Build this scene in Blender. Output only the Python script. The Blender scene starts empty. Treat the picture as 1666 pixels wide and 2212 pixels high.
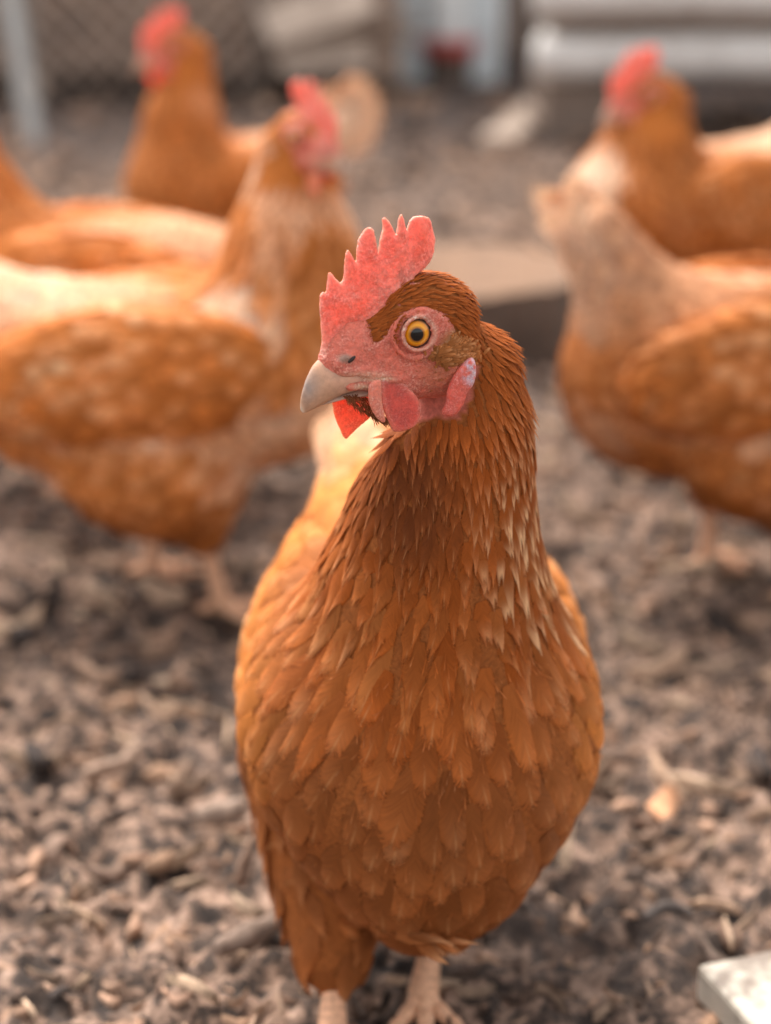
import bpy, math, random
import numpy as np
from mathutils import Vector, Matrix
from mathutils.bvhtree import BVHTree
from mathutils.kdtree import KDTree

random.seed(7)
RNG = np.random.default_rng(11)
scene = bpy.context.scene
COLL = scene.collection

# ------------------------------------------------------------------ camera
CAM_H, PITCH, FPX = 0.565, math.radians(19.2), 4400.0     # photo measured on a 1666 x 2212 grid
cam_data = bpy.data.cameras.new('camera')
cam_data.sensor_fit = 'VERTICAL'
cam_data.sensor_height = 36.0
cam_data.lens = FPX / 2212.0 * 36.0
cam_data.clip_start, cam_data.clip_end = 0.02, 400
cam_data.dof.use_dof = True
cam_data.dof.focus_distance = 0.812
cam_data.dof.aperture_fstop = 4.4
cam = bpy.data.objects.new('camera', cam_data)
cam.location = (0, 0, CAM_H)
cam.rotation_euler = (math.pi / 2 - PITCH, 0, 0)
COLL.objects.link(cam)
scene.camera = cam

# ------------------------------------------------------------------ world, sun, exposure
SUN_EL, SUN_AZ = math.radians(56), math.radians(-28)       # azimuth from +y (behind the hens) towards +x
world = bpy.data.worlds.new('World')
scene.world = world
world.use_nodes = True
wn, wl = world.node_tree.nodes, world.node_tree.links
wn.clear()
sky = wn.new('ShaderNodeTexSky')
sky.sky_type = 'NISHITA'
sky.sun_disc = False
sky.sun_elevation = SUN_EL
sky.sun_rotation = SUN_AZ
sky.dust_density = 4.0
hsv = wn.new('ShaderNodeHueSaturation')                    # thin overcast: the blue is mostly washed out
hsv.inputs['Saturation'].default_value = 0.10
bg = wn.new('ShaderNodeBackground')
bg.inputs['Strength'].default_value = 0.15
wo = wn.new('ShaderNodeOutputWorld')
wl.new(sky.outputs[0], hsv.inputs['Color'])
wl.new(hsv.outputs[0], bg.inputs['Color'])
wl.new(bg.outputs[0], wo.inputs['Surface'])
sun_data = bpy.data.lights.new('sun', 'SUN')
sun_data.energy = 1.6
sun_data.angle = math.radians(20)
sun_data.color = (1.0, 0.92, 0.83)
sun = bpy.data.objects.new('sun', sun_data)
sv = Vector((math.sin(SUN_AZ) * math.cos(SUN_EL), math.cos(SUN_AZ) * math.cos(SUN_EL), math.sin(SUN_EL)))
sun.rotation_euler = sv.to_track_quat('Z', 'Y').to_euler()
sun.location = (0, 2, 4)
COLL.objects.link(sun)
scene.view_settings.view_transform = 'Standard'
scene.view_settings.look = 'None'
scene.view_settings.gamma = 1.0
scene.view_settings.exposure = 1.5
scene.cycles.max_bounces = 8
scene.cycles.transparent_max_bounces = 24

# ------------------------------------------------------------------ photo grid <-> world
CP = np.array([0, 0, CAM_H])
VR = np.array([1.0, 0, 0])
VF = np.array([0, math.cos(PITCH), -math.sin(PITCH)])
VU = np.array([0, math.sin(PITCH), math.cos(PITCH)])


def pt(x, y, d):
    return CP + VF * d + VR * ((x - 833) / FPX * d) + VU * ((1106 - y) / FPX * d)


def ground(x, y, z=0.0):
    r = VF + VR * ((x - 833) / FPX) + VU * ((1106 - y) / FPX)
    return CP + r * ((z - CAM_H) / r[2])


# ------------------------------------------------------------------ generic helpers
def norm(a):
    return a / np.maximum(np.linalg.norm(a, axis=-1, keepdims=True), 1e-12)


def link(o, parent=None):
    COLL.objects.link(o)
    if parent is not None:
        o.parent = parent
    return o


def mesh_obj(name, V, Fc, mat, parent=None, attrs=None, smooth=True, origin=None):
    """V (n,3) array, Fc array of equal-length faces or list of arrays"""
    V = np.asarray(V, dtype=np.float64)
    up = parent
    while origin is None and up is not None:
        if up.get('world_built'):
            origin = np.array(up.location)
        up = up.parent
    if origin is not None:
        V = V - origin
    me = bpy.data.meshes.new(name)
    groups = Fc if isinstance(Fc, list) else [Fc]
    groups = [np.asarray(g, dtype=np.int64) for g in groups if len(g)]
    me.vertices.add(len(V))
    me.vertices.foreach_set('co', V.astype(np.float32).ravel())
    idx = np.concatenate([g.ravel() for g in groups]) if groups else np.zeros(0, int)
    tot = np.concatenate([np.full(len(g), g.shape[1]) for g in groups]) if groups else np.zeros(0, int)
    me.loops.add(len(idx))
    me.loops.foreach_set('vertex_index', idx.astype(np.int32))
    me.polygons.add(len(tot))
    me.polygons.foreach_set('loop_start', (np.cumsum(tot) - tot).astype(np.int32))
    me.update(calc_edges=True)
    me.polygons.foreach_set('use_smooth', np.full(len(tot), smooth))
    for k, a in (attrs or {}).items():
        a = np.asarray(a, dtype=np.float32)
        if a.ndim == 1:
            at = me.attributes.new(k, 'FLOAT', 'POINT')
            at.data.foreach_set('value', a)
        elif k == 'Col':
            c4 = np.ones((len(a), 4), np.float32)
            c4[:, :3] = a
            at = me.attributes.new(k, 'FLOAT_COLOR', 'POINT')
            at.data.foreach_set('color', c4.ravel())
        else:
            at = me.attributes.new(k, 'FLOAT_VECTOR', 'POINT')
            at.data.foreach_set('vector', a.ravel())
    me.materials.append(mat)
    me.validate()
    o = bpy.data.objects.new(name, me)
    return link(o, parent)


def thing(name, label, cat, loc=(0, 0, 0), rotz=0.0, group=None, world_built=False):
    o = bpy.data.objects.new(name, None)
    o.empty_display_size = 0.05
    o.location = loc
    o.rotation_euler = (0, 0, rotz)
    COLL.objects.link(o)
    tag(o, label, cat, group)
    if world_built:
        o['world_built'] = 1
    return o


def tag(o, label, cat, group=None):
    o['label'] = label
    o['category'] = cat
    if group:
        o['group'] = group
    return o


def stuff(o):
    o['kind'] = 'stuff'
    return o


# value noise in numpy (x: (n,3)) -> 0..1
_PERM = RNG.random((64, 64, 64))


def vnoise(p):
    i = np.floor(p).astype(int)
    f = p - i
    f = f * f * (3 - 2 * f)
    i0, i1 = i % 64, (i + 1) % 64
    out = 0
    for dx in (0, 1):
        wx = f[..., 0] if dx else 1 - f[..., 0]
        ix = (i1 if dx else i0)[..., 0]
        for dy in (0, 1):
            wy = f[..., 1] if dy else 1 - f[..., 1]
            iy = (i1 if dy else i0)[..., 1]
            for dz in (0, 1):
                wz = f[..., 2] if dz else 1 - f[..., 2]
                iz = (i1 if dz else i0)[..., 2]
                out = out + wx * wy * wz * _PERM[ix, iy, iz]
    return out


def fbm(p, octv=4):
    s, a, t = 0, 1.0, 0
    for k in range(octv):
        s = s + a * vnoise(p * 2 ** k + 17.3 * k)
        t += a
        a *= 0.5
    return s / t


# signed distance pieces
def sd_ell(p, c, r, M=None):
    q = p - c
    if M is not None:
        q = q @ M
    k0 = np.linalg.norm(q / r, axis=-1)
    k1 = np.linalg.norm(q / (np.asarray(r) ** 2), axis=-1)
    return k0 * (k0 - 1.0) / np.maximum(k1, 1e-9)


def sd_cone(p, a, b, ra, rb):
    a, b = np.asarray(a, float), np.asarray(b, float)
    d = b - a
    t = np.clip(((p - a) @ d) / (d @ d), 0, 1)
    return np.linalg.norm(p - a - t[..., None] * d, axis=-1) - (ra + (rb - ra) * t)


def smin(a, b, k):
    h = np.clip(0.5 + 0.5 * (b - a) / k, 0, 1)
    return b * (1 - h) + a * h - k * h * (1 - h)


def smax(a, b, k):
    return -smin(-a, -b, k)


def surface_nets(fn, lo, hi, step):
    lo, hi = np.asarray(lo, float), np.asarray(hi, float)
    n = np.ceil((hi - lo) / step).astype(int) + 1
    ax = [lo[i] + np.arange(n[i]) * step for i in range(3)]
    val = np.empty(n)
    chunk = max(1, int(400000 / (n[1] * n[2])))
    for s in range(0, n[0], chunk):
        g = np.stack(np.meshgrid(ax[0][s:s + chunk], ax[1], ax[2], indexing='ij'), -1)
        val[s:s + chunk] = fn(g.reshape(-1, 3)).reshape(g.shape[:3])
    ins = val < 0
    m = n - 1
    cnt = np.zeros(m)
    pos = np.zeros((*m, 3))
    off = [(i, j, k) for i in (0, 1) for j in (0, 1) for k in (0, 1)]

    def sl(a, o):
        return a[o[0]:o[0] + m[0], o[1]:o[1] + m[1], o[2]:o[2] + m[2]]
    for o in off:
        for axis in range(3):
            if o[axis]:
                continue
            o2 = list(o)
            o2[axis] = 1
            a, b = sl(val, o), sl(val, o2)
            ch = (a < 0) != (b < 0)
            t = np.where(ch, a / np.where(ch, a - b, 1), 0)
            cnt += ch
            for k in range(3):
                pos[..., k] += np.where(ch, o[k] + (t if k == axis else 0), 0)
    act = cnt > 0
    ids = np.full(m, -1)
    ids[act] = np.arange(act.sum())
    cells = np.argwhere(act)
    V = lo + step * (cells + pos[act] / cnt[act][:, None])
    Q = []
    for axis in range(3):
        b, c = [(1, 2), (2, 0), (0, 1)][axis]
        lo_i = [0, 0, 0]
        sl_a = [slice(0, n[k]) for k in range(3)]
        sl_b = [slice(0, n[k]) for k in range(3)]
        sl_a[axis] = slice(0, n[axis] - 1)
        sl_b[axis] = slice(1, n[axis])
        A, B = ins[tuple(sl_a)], ins[tuple(sl_b)]
        e = np.argwhere(A != B)
        if not len(e):
            continue
        e = e[(e[:, b] > 0) & (e[:, c] > 0) & (e[:, b] < m[b]) & (e[:, c] < m[c])]
        inside_first = ins[e[:, 0], e[:, 1], e[:, 2]]
        q = []
        for db, dc in ((-1, -1), (0, -1), (0, 0), (-1, 0)):
            f = e.copy()
            f[:, b] += db
            f[:, c] += dc
            q.append(ids[f[:, 0], f[:, 1], f[:, 2]])
        q = np.stack(q, 1)
        q[~inside_first] = q[~inside_first][:, ::-1]
        Q.append(q)
    return V, np.concatenate(Q)


def vert_normals(V, Q):
    n = np.cross(V[Q[:, 2]] - V[Q[:, 0]], V[Q[:, 3]] - V[Q[:, 1]])
    N = np.zeros_like(V)
    for k in range(4):
        np.add.at(N, Q[:, k], n)
    return norm(N)


def smooth_mesh(V, Q, it=3, fac=0.5):
    for _ in range(it):
        S = np.zeros_like(V)
        c = np.zeros(len(V))
        for k in range(4):
            a, b = Q[:, k], Q[:, (k + 1) % 4]
            np.add.at(S, a, V[b])
            np.add.at(c, a, 1)
            np.add.at(S, b, V[a])
            np.add.at(c, b, 1)
        V = V + fac * (S / np.maximum(c, 1)[:, None] - V)
    return V


def sample_surface(V, Q, n, rng):
    a, b, c, d = (V[Q[:, k]] for k in range(4))
    area = 0.5 * np.linalg.norm(np.cross(c - a, d - b), axis=1)
    f = rng.choice(len(Q), n, p=area / area.sum())
    u, v = rng.random(n)[:, None], rng.random(n)[:, None]
    N = vert_normals(V, Q)
    w = [(1 - u) * (1 - v), u * (1 - v), u * v, (1 - u) * v]
    P = sum(w[k] * V[Q[f, k]] for k in range(4))
    NN = norm(sum(w[k] * N[Q[f, k]] for k in range(4)))
    return P, NN


def poisson(P, r):
    kd = KDTree(len(P))
    for i, p in enumerate(P):
        kd.insert(p, i)
    kd.balance()
    alive = np.ones(len(P), bool)
    keep = []
    for i in range(len(P)):
        if not alive[i]:
            continue
        keep.append(i)
        for (_, j, _) in kd.find_range(P[i], r[i]):
            if j > i:
                alive[j] = False
    return np.array(keep, int)


def tube(path, rad, seg=10, sub=4, squash=None):
    path, rad = np.asarray(path, float), np.asarray(rad, float)
    n = len(path)
    ts = np.linspace(0, n - 1, (n - 1) * sub + 1)
    i = np.clip(np.floor(ts).astype(int), 0, n - 2)
    t = (ts - i)[:, None]
    p0, p1, p2, p3 = path[np.maximum(i - 1, 0)], path[i], path[i + 1], path[np.minimum(i + 2, n - 1)]
    C = 0.5 * (2 * p1 + (p2 - p0) * t + (2 * p0 - 5 * p1 + 4 * p2 - p3) * t ** 2 + (3 * p1 - p0 - 3 * p2 + p3) * t ** 3)
    R = rad[i] * (1 - t[:, 0]) + rad[i + 1] * t[:, 0]
    T = norm(np.gradient(C, axis=0))
    ref = np.array([0.31, 0.2, 0.93]) if abs(T[:, 2]).mean() < 0.7 else np.array([0.2, 1, 0.1])
    S = norm(np.cross(T, ref))
    B = np.cross(S, T)
    a = np.linspace(0, 2 * math.pi, seg, endpoint=False)
    V = C[:, None] + R[:, None, None] * (np.cos(a)[None, :, None] * S[:, None] + np.sin(a)[None, :, None] * B[:, None])
    m = len(C)
    V = V.reshape(-1, 3)
    k = np.arange(seg)
    Q = np.concatenate([np.stack([r * seg + k, r * seg + (k + 1) % seg, (r + 1) * seg + (k + 1) % seg, (r + 1) * seg + k], 1) for r in range(m - 1)])
    V = np.concatenate([V, C[:1], C[-1:]])
    T3 = np.concatenate([np.stack([(k + 1) % seg, k, np.full(seg, m * seg)], 1),
                         np.stack([(m - 1) * seg + k, (m - 1) * seg + (k + 1) % seg, np.full(seg, m * seg + 1)], 1)])
    return V, Q, T3, np.concatenate([np.repeat(np.linspace(0, 1, m), seg), [0, 1]])


def merge(parts):
    """parts: list of (V, Q, T) -> V, [Q, T]"""
    Vs, Qs, Ts, o = [], [], [], 0
    for V, Q, T in parts:
        Vs.append(V)
        if len(Q):
            Qs.append(np.asarray(Q) + o)
        if len(T):
            Ts.append(np.asarray(T) + o)
        o += len(V)
    g = []
    if Qs:
        g.append(np.concatenate(Qs))
    if Ts:
        g.append(np.concatenate(Ts))
    return np.concatenate(Vs), g


def box_mesh(lo, hi, bev=0.0, rough=0.0, seg=(1, 1, 1), seed=0):
    """box of subdivided faces with slightly worn, wavy faces"""
    lo, hi = np.asarray(lo, float), np.asarray(hi, float)
    rs = np.random.default_rng(seed)
    parts = []
    for axis in range(3):
        b, c = (axis + 1) % 3, (axis + 2) % 3
        for side in (0, 1):
            nb, nc = seg[b], seg[c]
            u, v = np.meshgrid(np.linspace(0, 1, nb + 1), np.linspace(0, 1, nc + 1), indexing='ij')
            P = np.zeros((*u.shape, 3))
            P[..., axis] = hi[axis] if side else lo[axis]
            P[..., b] = lo[b] + u * (hi[b] - lo[b])
            P[..., c] = lo[c] + v * (hi[c] - lo[c])
            i = np.arange((nb + 1) * (nc + 1)).reshape(nb + 1, nc + 1)
            q = np.stack([i[:-1, :-1], i[1:, :-1], i[1:, 1:], i[:-1, 1:]], -1).reshape(-1, 4)
            if not side:
                q = q[:, ::-1]
            parts.append((P.reshape(-1, 3), q, []))
    V, g = merge(parts)
    if rough:
        V = V + rough * (np.stack([fbm(V * 18 + seed + 9 * k, 3) for k in range(3)], -1) - 0.5) * 2
    return V, g


# ------------------------------------------------------------------ materials
def new_mat(name):
    m = bpy.data.materials.new(name)
    m.use_nodes = True
    m.node_tree.nodes.clear()
    return m, m.node_tree.nodes, m.node_tree.links


def out(nodes, links, sh):
    o = nodes.new('ShaderNodeOutputMaterial')
    links.new(sh, o.inputs['Surface'])
    return o


def mathn(nodes, links, op, a, b=None, c=None, clamp=False):
    n = nodes.new('ShaderNodeMath')
    n.operation = op
    n.use_clamp = clamp
    for k, v in enumerate((a, b, c)):
        if v is None:
            continue
        if isinstance(v, (int, float)):
            n.inputs[k].default_value = v
        else:
            links.new(v, n.inputs[k])
    return n.outputs[0]


def mixc(nodes, links, fac, a, b, mode='MIX'):
    n = nodes.new('ShaderNodeMix')
    n.data_type = 'RGBA'
    n.blend_type = mode
    for k, v in ((0, fac), (6, a), (7, b)):
        if isinstance(v, (int, float)):
            n.inputs[k].default_value = v
        elif isinstance(v, tuple):
            n.inputs[k].default_value = (*v, 1)
        else:
            links.new(v, n.inputs[k])
    return n.outputs[2]


def attr(nodes, name):
    n = nodes.new('ShaderNodeAttribute')
    n.attribute_name = name
    return n


def noise(nodes, links, vec, scale, detail=3.0, rough=0.55):
    n = nodes.new('ShaderNodeTexNoise')
    n.inputs['Scale'].default_value = scale
    n.inputs['Detail'].default_value = detail
    n.inputs['Roughness'].default_value = rough
    if vec is not None:
        links.new(vec, n.inputs['Vector'])
    return n.outputs[0]


def ramp(nodes, links, fac, stops):
    n = nodes.new('ShaderNodeValToRGB')
    cr = n.color_ramp
    while len(cr.elements) > 1:
        cr.elements.remove(cr.elements[-1])
    cr.elements[0].position = stops[0][0]
    cr.elements[0].color = (*stops[0][1], 1)
    for p, c in stops[1:]:
        e = cr.elements.new(p)
        e.color = (*c, 1)
    links.new(fac, n.inputs[0])
    return n.outputs[0]


def maprange(nodes, links, v, a, b, c=0.0, d=1.0):
    n = nodes.new('ShaderNodeMapRange')
    n.interpolation_type = 'SMOOTHSTEP'
    links.new(v, n.inputs[0])
    for k, x in enumerate((a, b, c, d)):
        n.inputs[k + 1].default_value = x
    return n.outputs[0]


def bump(nodes, links, h, strength, dist):
    n = nodes.new('ShaderNodeBump')
    n.inputs['Strength'].default_value = strength
    n.inputs['Distance'].default_value = dist
    links.new(h, n.inputs['Height'])
    return n.outputs[0]


def feather_material():
    m, N, L = new_mat('feather')
    col = attr(N, 'Col').outputs['Color']
    fuv = attr(N, 'fuv').outputs['Vector']
    pale = attr(N, 'pale').outputs['Fac']
    sep = N.new('ShaderNodeSeparateXYZ')
    L.new(fuv, sep.inputs[0])
    u, v, rnd = sep.outputs
    au = mathn(N, L, 'ABSOLUTE', u)
    # barbs: fine streaks that run from the shaft towards the edge and the tip
    cx = mathn(N, L, 'MULTIPLY', mathn(N, L, 'SUBTRACT', v, mathn(N, L, 'MULTIPLY', au, 0.42)), 34.0)
    comb = N.new('ShaderNodeCombineXYZ')
    L.new(cx, comb.inputs[0])
    L.new(mathn(N, L, 'MULTIPLY', u, 1.3), comb.inputs[1])
    L.new(mathn(N, L, 'MULTIPLY', rnd, 90.0), comb.inputs[2])
    barb = noise(N, L, comb.outputs[0], 1.0, 3.0, 0.6)
    k = maprange(N, L, barb, 0.25, 0.75, 0.80, 1.16)
    c1 = mixc(N, L, 1.0, col, k, 'MULTIPLY')
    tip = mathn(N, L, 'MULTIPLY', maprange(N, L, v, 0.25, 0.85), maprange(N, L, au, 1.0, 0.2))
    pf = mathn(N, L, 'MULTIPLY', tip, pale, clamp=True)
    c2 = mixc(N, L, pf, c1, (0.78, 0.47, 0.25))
    c2 = mixc(N, L, 1.0, c2, maprange(N, L, v, 0.30, 0.85, 0.80, 1.10), 'MULTIPLY')  # darker roots: shade under overlapping feathers put into the colour
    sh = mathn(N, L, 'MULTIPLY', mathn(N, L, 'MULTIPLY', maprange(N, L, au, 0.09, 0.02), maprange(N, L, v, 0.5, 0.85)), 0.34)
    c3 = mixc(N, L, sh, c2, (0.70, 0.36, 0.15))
    p = N.new('ShaderNodeBsdfPrincipled')
    L.new(c3, p.inputs['Base Color'])
    p.inputs['Roughness'].default_value = 0.62
    p.inputs['Specular IOR Level'].default_value = 0.12
    L.new(bump(N, L, barb, 0.35, 0.0006), p.inputs['Normal'])
    t = N.new('ShaderNodeBsdfTranslucent')
    L.new(c3, t.inputs['Color'])
    mx = N.new('ShaderNodeMixShader')
    mx.inputs[0].default_value = 0.22
    L.new(p.outputs[0], mx.inputs[1])
    L.new(t.outputs[0], mx.inputs[2])
    # barbs part towards the rim, so the edge is soft
    rim = maprange(N, L, mathn(N, L, 'MAXIMUM', au, v), 0.80, 1.0)
    cut = mathn(N, L, 'MULTIPLY', rim, maprange(N, L, barb, 0.66, 0.38, 0.22, 1.0), clamp=True)
    tr = N.new('ShaderNodeBsdfTransparent')
    ms = N.new('ShaderNodeMixShader')
    L.new(cut, ms.inputs[0])
    L.new(mx.outputs[0], ms.inputs[1])
    L.new(tr.outputs[0], ms.inputs[2])
    out(N, L, ms.outputs[0])
    return m


def skin_material(name, base, pale, sss=0.35, scale=900, rough=0.42, bumpd=0.0005, spots=0.55, depth=0.004):
    """bare skin: granular, flaky paler patches, light scatters inside it"""
    m, N, L = new_mat(name)
    tc = N.new('ShaderNodeTexCoord').outputs['Object']
    fine = noise(N, L, tc, scale, 3.0, 0.6)
    big = noise(N, L, tc, scale * 0.13, 4.0, 0.6)
    flake = mathn(N, L, 'MULTIPLY', maprange(N, L, fine, 0.46, 0.66), maprange(N, L, big, 0.4, 0.68))
    flake = mathn(N, L, 'MULTIPLY', flake, spots)
    c0 = mixc(N, L, maprange(N, L, big, 0.3, 0.7), base, tuple(x * 0.72 for x in base))
    c1 = mixc(N, L, flake, c0, pale)
    tint = attr(N, 'Col').outputs['Color']
    c2 = mixc(N, L, 1.0, c1, tint, 'MULTIPLY')
    c2 = mixc(N, L, 1.0, c2, maprange(N, L, noise(N, L, tc, scale * 0.5, 4.0, 0.7), 0.3, 0.7, 0.84, 1.10), 'MULTIPLY')
    p = N.new('ShaderNodeBsdfPrincipled')
    L.new(c2, p.inputs['Base Color'])
    p.inputs['Roughness'].default_value = rough
    p.inputs['Subsurface Weight'].default_value = sss
    p.inputs['Subsurface Radius'].default_value = (1.0, 0.28, 0.18)
    p.inputs['Subsurface Scale'].default_value = depth
    p.inputs['Specular IOR Level'].default_value = 0.35
    wr = noise(N, L, tc, scale * 0.45, 4.0, 0.65)
    L.new(bump(N, L, mathn(N, L, 'ADD', mathn(N, L, 'ADD', fine, mathn(N, L, 'MULTIPLY', big, 0.8)), mathn(N, L, 'MULTIPLY', wr, 1.6)), 0.9, bumpd), p.inputs['Normal'])
    out(N, L, p.outputs[0])
    return m


def vcol_material(name, rough=0.6, spec=0.3, nscale=300, bumpd=0.0005, bstr=0.5, var=0.35, sss=0.0):
    m, N, L = new_mat(name)
    tc = N.new('ShaderNodeTexCoord').outputs['Object']
    n1 = noise(N, L, tc, nscale, 5.0, 0.65)
    k = maprange(N, L, n1, 0.2, 0.8, 1 - var, 1 + var)
    c = mixc(N, L, 1.0, attr(N, 'Col').outputs['Color'], k, 'MULTIPLY')
    p = N.new('ShaderNodeBsdfPrincipled')
    L.new(c, p.inputs['Base Color'])
    p.inputs['Roughness'].default_value = rough
    p.inputs['Specular IOR Level'].default_value = spec
    if sss:
        p.inputs['Subsurface Weight'].default_value = sss
        p.inputs['Subsurface Radius'].default_value = (1.0, 0.4, 0.25)
        p.inputs['Subsurface Scale'].default_value = 0.003
    L.new(bump(N, L, n1, bstr, bumpd), p.inputs['Normal'])
    out(N, L, p.outputs[0])
    return m


def eye_material():
    m, N, L = new_mat('hen_eye')
    tc = N.new('ShaderNodeTexCoord').outputs['Object']
    sep = N.new('ShaderNodeSeparateXYZ')
    L.new(tc, sep.inputs[0])
    r = mathn(N, L, 'SQRT', mathn(N, L, 'ADD', mathn(N, L, 'POWER', sep.outputs[0], 2.0), mathn(N, L, 'POWER', sep.outputs[1], 2.0)))
    wob = noise(N, L, tc, 900, 3)
    rr = mathn(N, L, 'ADD', mathn(N, L, 'MULTIPLY', r, 174.0), mathn(N, L, 'MULTIPLY', wob, 0.03))   # 5 mm -> 1
    c = ramp(N, L, rr, [(0.0, (0.004, 0.004, 0.005)), (0.43, (0.004, 0.004, 0.005)), (0.49, (0.30, 0.10, 0.012)),
                        (0.66, (0.84, 0.34, 0.010)), (0.84, (0.66, 0.22, 0.008)), (0.93, (0.14, 0.07, 0.03)), (1.0, (0.03, 0.025, 0.02))])
    p = N.new('ShaderNodeBsdfPrincipled')
    L.new(c, p.inputs['Base Color'])
    p.inputs['Roughness'].default_value = 0.4
    p.inputs['Specular IOR Level'].default_value = 0.05
    p.inputs['Coat Weight'].default_value = 0.8
    p.inputs['Coat IOR'].default_value = 1.5
    p.inputs['Coat Roughness'].default_value = 0.02
    out(N, L, p.outputs[0])
    return m


def wood_material(name, dark, light, scale=6.0, stretch=(1, 12, 12), rough=0.8, dirt=(0.09, 0.065, 0.05), dirt_amt=0.4, dirt_lo=0.5, dirt_hi=0.72):
    m, N, L = new_mat(name)
    tc = N.new('ShaderNodeTexCoord').outputs['Object']
    mp = N.new('ShaderNodeMapping')
    mp.inputs['Scale'].default_value = stretch
    L.new(tc, mp.inputs['Vector'])
    g = noise(N, L, mp.outputs[0], scale, 6.0, 0.65)
    c = ramp(N, L, g, [(0.25, dark), (0.7, light)])
    d = maprange(N, L, noise(N, L, tc, 14.0, 6.0, 0.7), dirt_lo, dirt_hi, 0.0, dirt_amt)
    c = mixc(N, L, d, c, dirt)
    p = N.new('ShaderNodeBsdfPrincipled')
    L.new(c, p.inputs['Base Color'])
    p.inputs['Roughness'].default_value = rough
    p.inputs['Specular IOR Level'].default_value = 0.25
    L.new(bump(N, L, g, 0.6, 0.002), p.inputs['Normal'])
    out(N, L, p.outputs[0])
    return m


M_FEATHER = feather_material()
M_DOWN = vcol_material('feather_down', 0.85, 0.1, 500, 0.001, 0.8, 0.3)
M_SKIN = skin_material('face_skin', (0.77, 0.19, 0.125), (0.86, 0.43, 0.33), 0.3, 1100, 0.45, 0.0009, 0.7)
M_COMB = skin_material('comb_skin', (0.95, 0.25, 0.175), (0.90, 0.40, 0.33), 0.55, 1000, 0.45, 0.0005, 0.6, 0.006)
M_WATTLE = skin_material('wattle_skin', (0.80, 0.14, 0.095), (0.88, 0.42, 0.36), 0.6, 1500, 0.45, 0.0004, 0.4, 0.008)
M_BEAK = vcol_material('beak_horn', 0.42, 0.22, 240, 0.0004, 0.3, 0.22, 0.15)
M_LEG = vcol_material('leg_scales', 0.55, 0.3, 420, 0.0009, 0.7, 0.3, 0.1)
M_EYE = eye_material()

# ------------------------------------------------------------------ feathers
RUFOUS = np.array([0.41, 0.096, 0.014])
CHEST = np.array([0.34, 0.104, 0.027])
GOLD = np.array([0.64, 0.210, 0.040])
CREAM = np.array([0.82, 0.58, 0.42])
DARKR = np.array([0.15, 0.038, 0.009])


def feather_geo(P, N, D, Ln, Wd, lift, col, pale, rows, cols, shape, rng, bvh=None, off0=0.0008, curv=0.25, jag=0.08):
    """P roots, N normals, D directions along the plumage; returns V, Q, attrs. Blades follow the body surface."""
    n = len(P)
    D = norm(D - N * (D * N).sum(1, keepdims=True))
    P1 = P + D * (Ln * 0.5)[:, None]
    P2 = P + D * Ln[:, None]
    N1, N2 = N.copy(), N.copy()
    if bvh is not None:
        for i in range(n):
            h = bvh.find_nearest(P1[i])
            if h[0] is not None:
                P1[i] = h[0]
                N1[i] = h[1]
            nx = P1[i] + norm(P1[i] - P[i]) * (Ln[i] * 0.5)
            h = bvh.find_nearest(nx)
            if h[0] is not None:
                P2[i] = h[0]
                N2[i] = h[1]
        N1 = norm(N + N1 + N2)
    lf = lift
    P0 = P + N * off0
    P1 = P1 + N1 * (off0 + lf * Ln * 0.45)[:, None]
    P2 = P2 + N2 * (off0 + lf * Ln)[:, None]
    uu = np.linspace(-1, 1, cols + 1)
    vv = np.linspace(0, 1, rows + 1)
    U, Vv = np.meshgrid(uu, vv, indexing='xy')            # rows+1, cols+1
    au = np.abs(U)
    if shape == 'round':
        vmax = 1 - 0.24 * au ** 2.6
        wid = 0.45 + 0.55 * np.clip(Vv / 0.45, 0, 1) ** 0.7
        wid = wid * (1 - 0.10 * np.clip((Vv - 0.6) / 0.4, 0, 1) ** 2)
    elif shape == 'point':
        vmax = 1 - 0.36 * au ** 1.5
        wid = (0.5 + 0.5 * np.clip(Vv / 0.4, 0, 1)) * (1 - 0.48 * np.clip((Vv - 0.45) / 0.55, 0, 1) ** 1.5)
    else:
        vmax = 1 - 0.35 * au ** 1.5
        wid = (0.6 + 0.4 * np.clip(Vv / 0.4, 0, 1)) * (1 - 0.4 * np.clip((Vv - 0.5) / 0.5, 0, 1))
    J = 1 - jag * rng.random((n, 1, cols + 1)) * np.clip(Vv * 2 - 0.6, 0, 1)[None]
    T = (Vv * vmax)[None] * J
    a = 2 * (T - 0.5) * (T - 1)
    b = 4 * T * (1 - T)
    c = 2 * T * (T - 0.5)
    C = a[..., None] * P0[:, None, None] + b[..., None] * P1[:, None, None] + c[..., None] * P2[:, None, None]
    NN = norm(N[:, None, None] * (1 - T)[..., None] + N2[:, None, None] * T[..., None])
    tan = norm(P2 - P0)
    S = norm(np.cross(NN, tan[:, None, None]))
    C = C + S * (U * wid)[None, ..., None] * (Wd * 0.5)[:, None, None, None]
    cv = (curv * (0.5 + rng.random(n)))[:, None, None] * (U ** 2 * Vv ** 0.5)[None] * (Wd * 0.5)[:, None, None]
    C = C - NN * cv[..., None]
    roll = rng.normal(0, 0.10, n)[:, None, None] * (U * Vv)[None] * (Wd * 0.5)[:, None, None]
    C = C + NN * roll[..., None]
    nv = (rows + 1) * (cols + 1)
    i = np.arange(nv).reshape(rows + 1, cols + 1)
    q = np.stack([i[:-1, :-1], i[:-1, 1:], i[1:, 1:], i[1:, :-1]], -1).reshape(-1, 4)
    Q = (q[None] + (np.arange(n) * nv)[:, None, None]).reshape(-1, 4)
    rnd = rng.random(n)
    fuv = np.stack(np.broadcast_arrays(U[None], Vv[None], rnd[:, None, None]), -1).reshape(-1, 3)
    return C.reshape(-1, 3), Q, {'Col': np.repeat(col, nv, 0), 'pale': np.repeat(pale, nv), 'fuv': fuv}, nv


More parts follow.
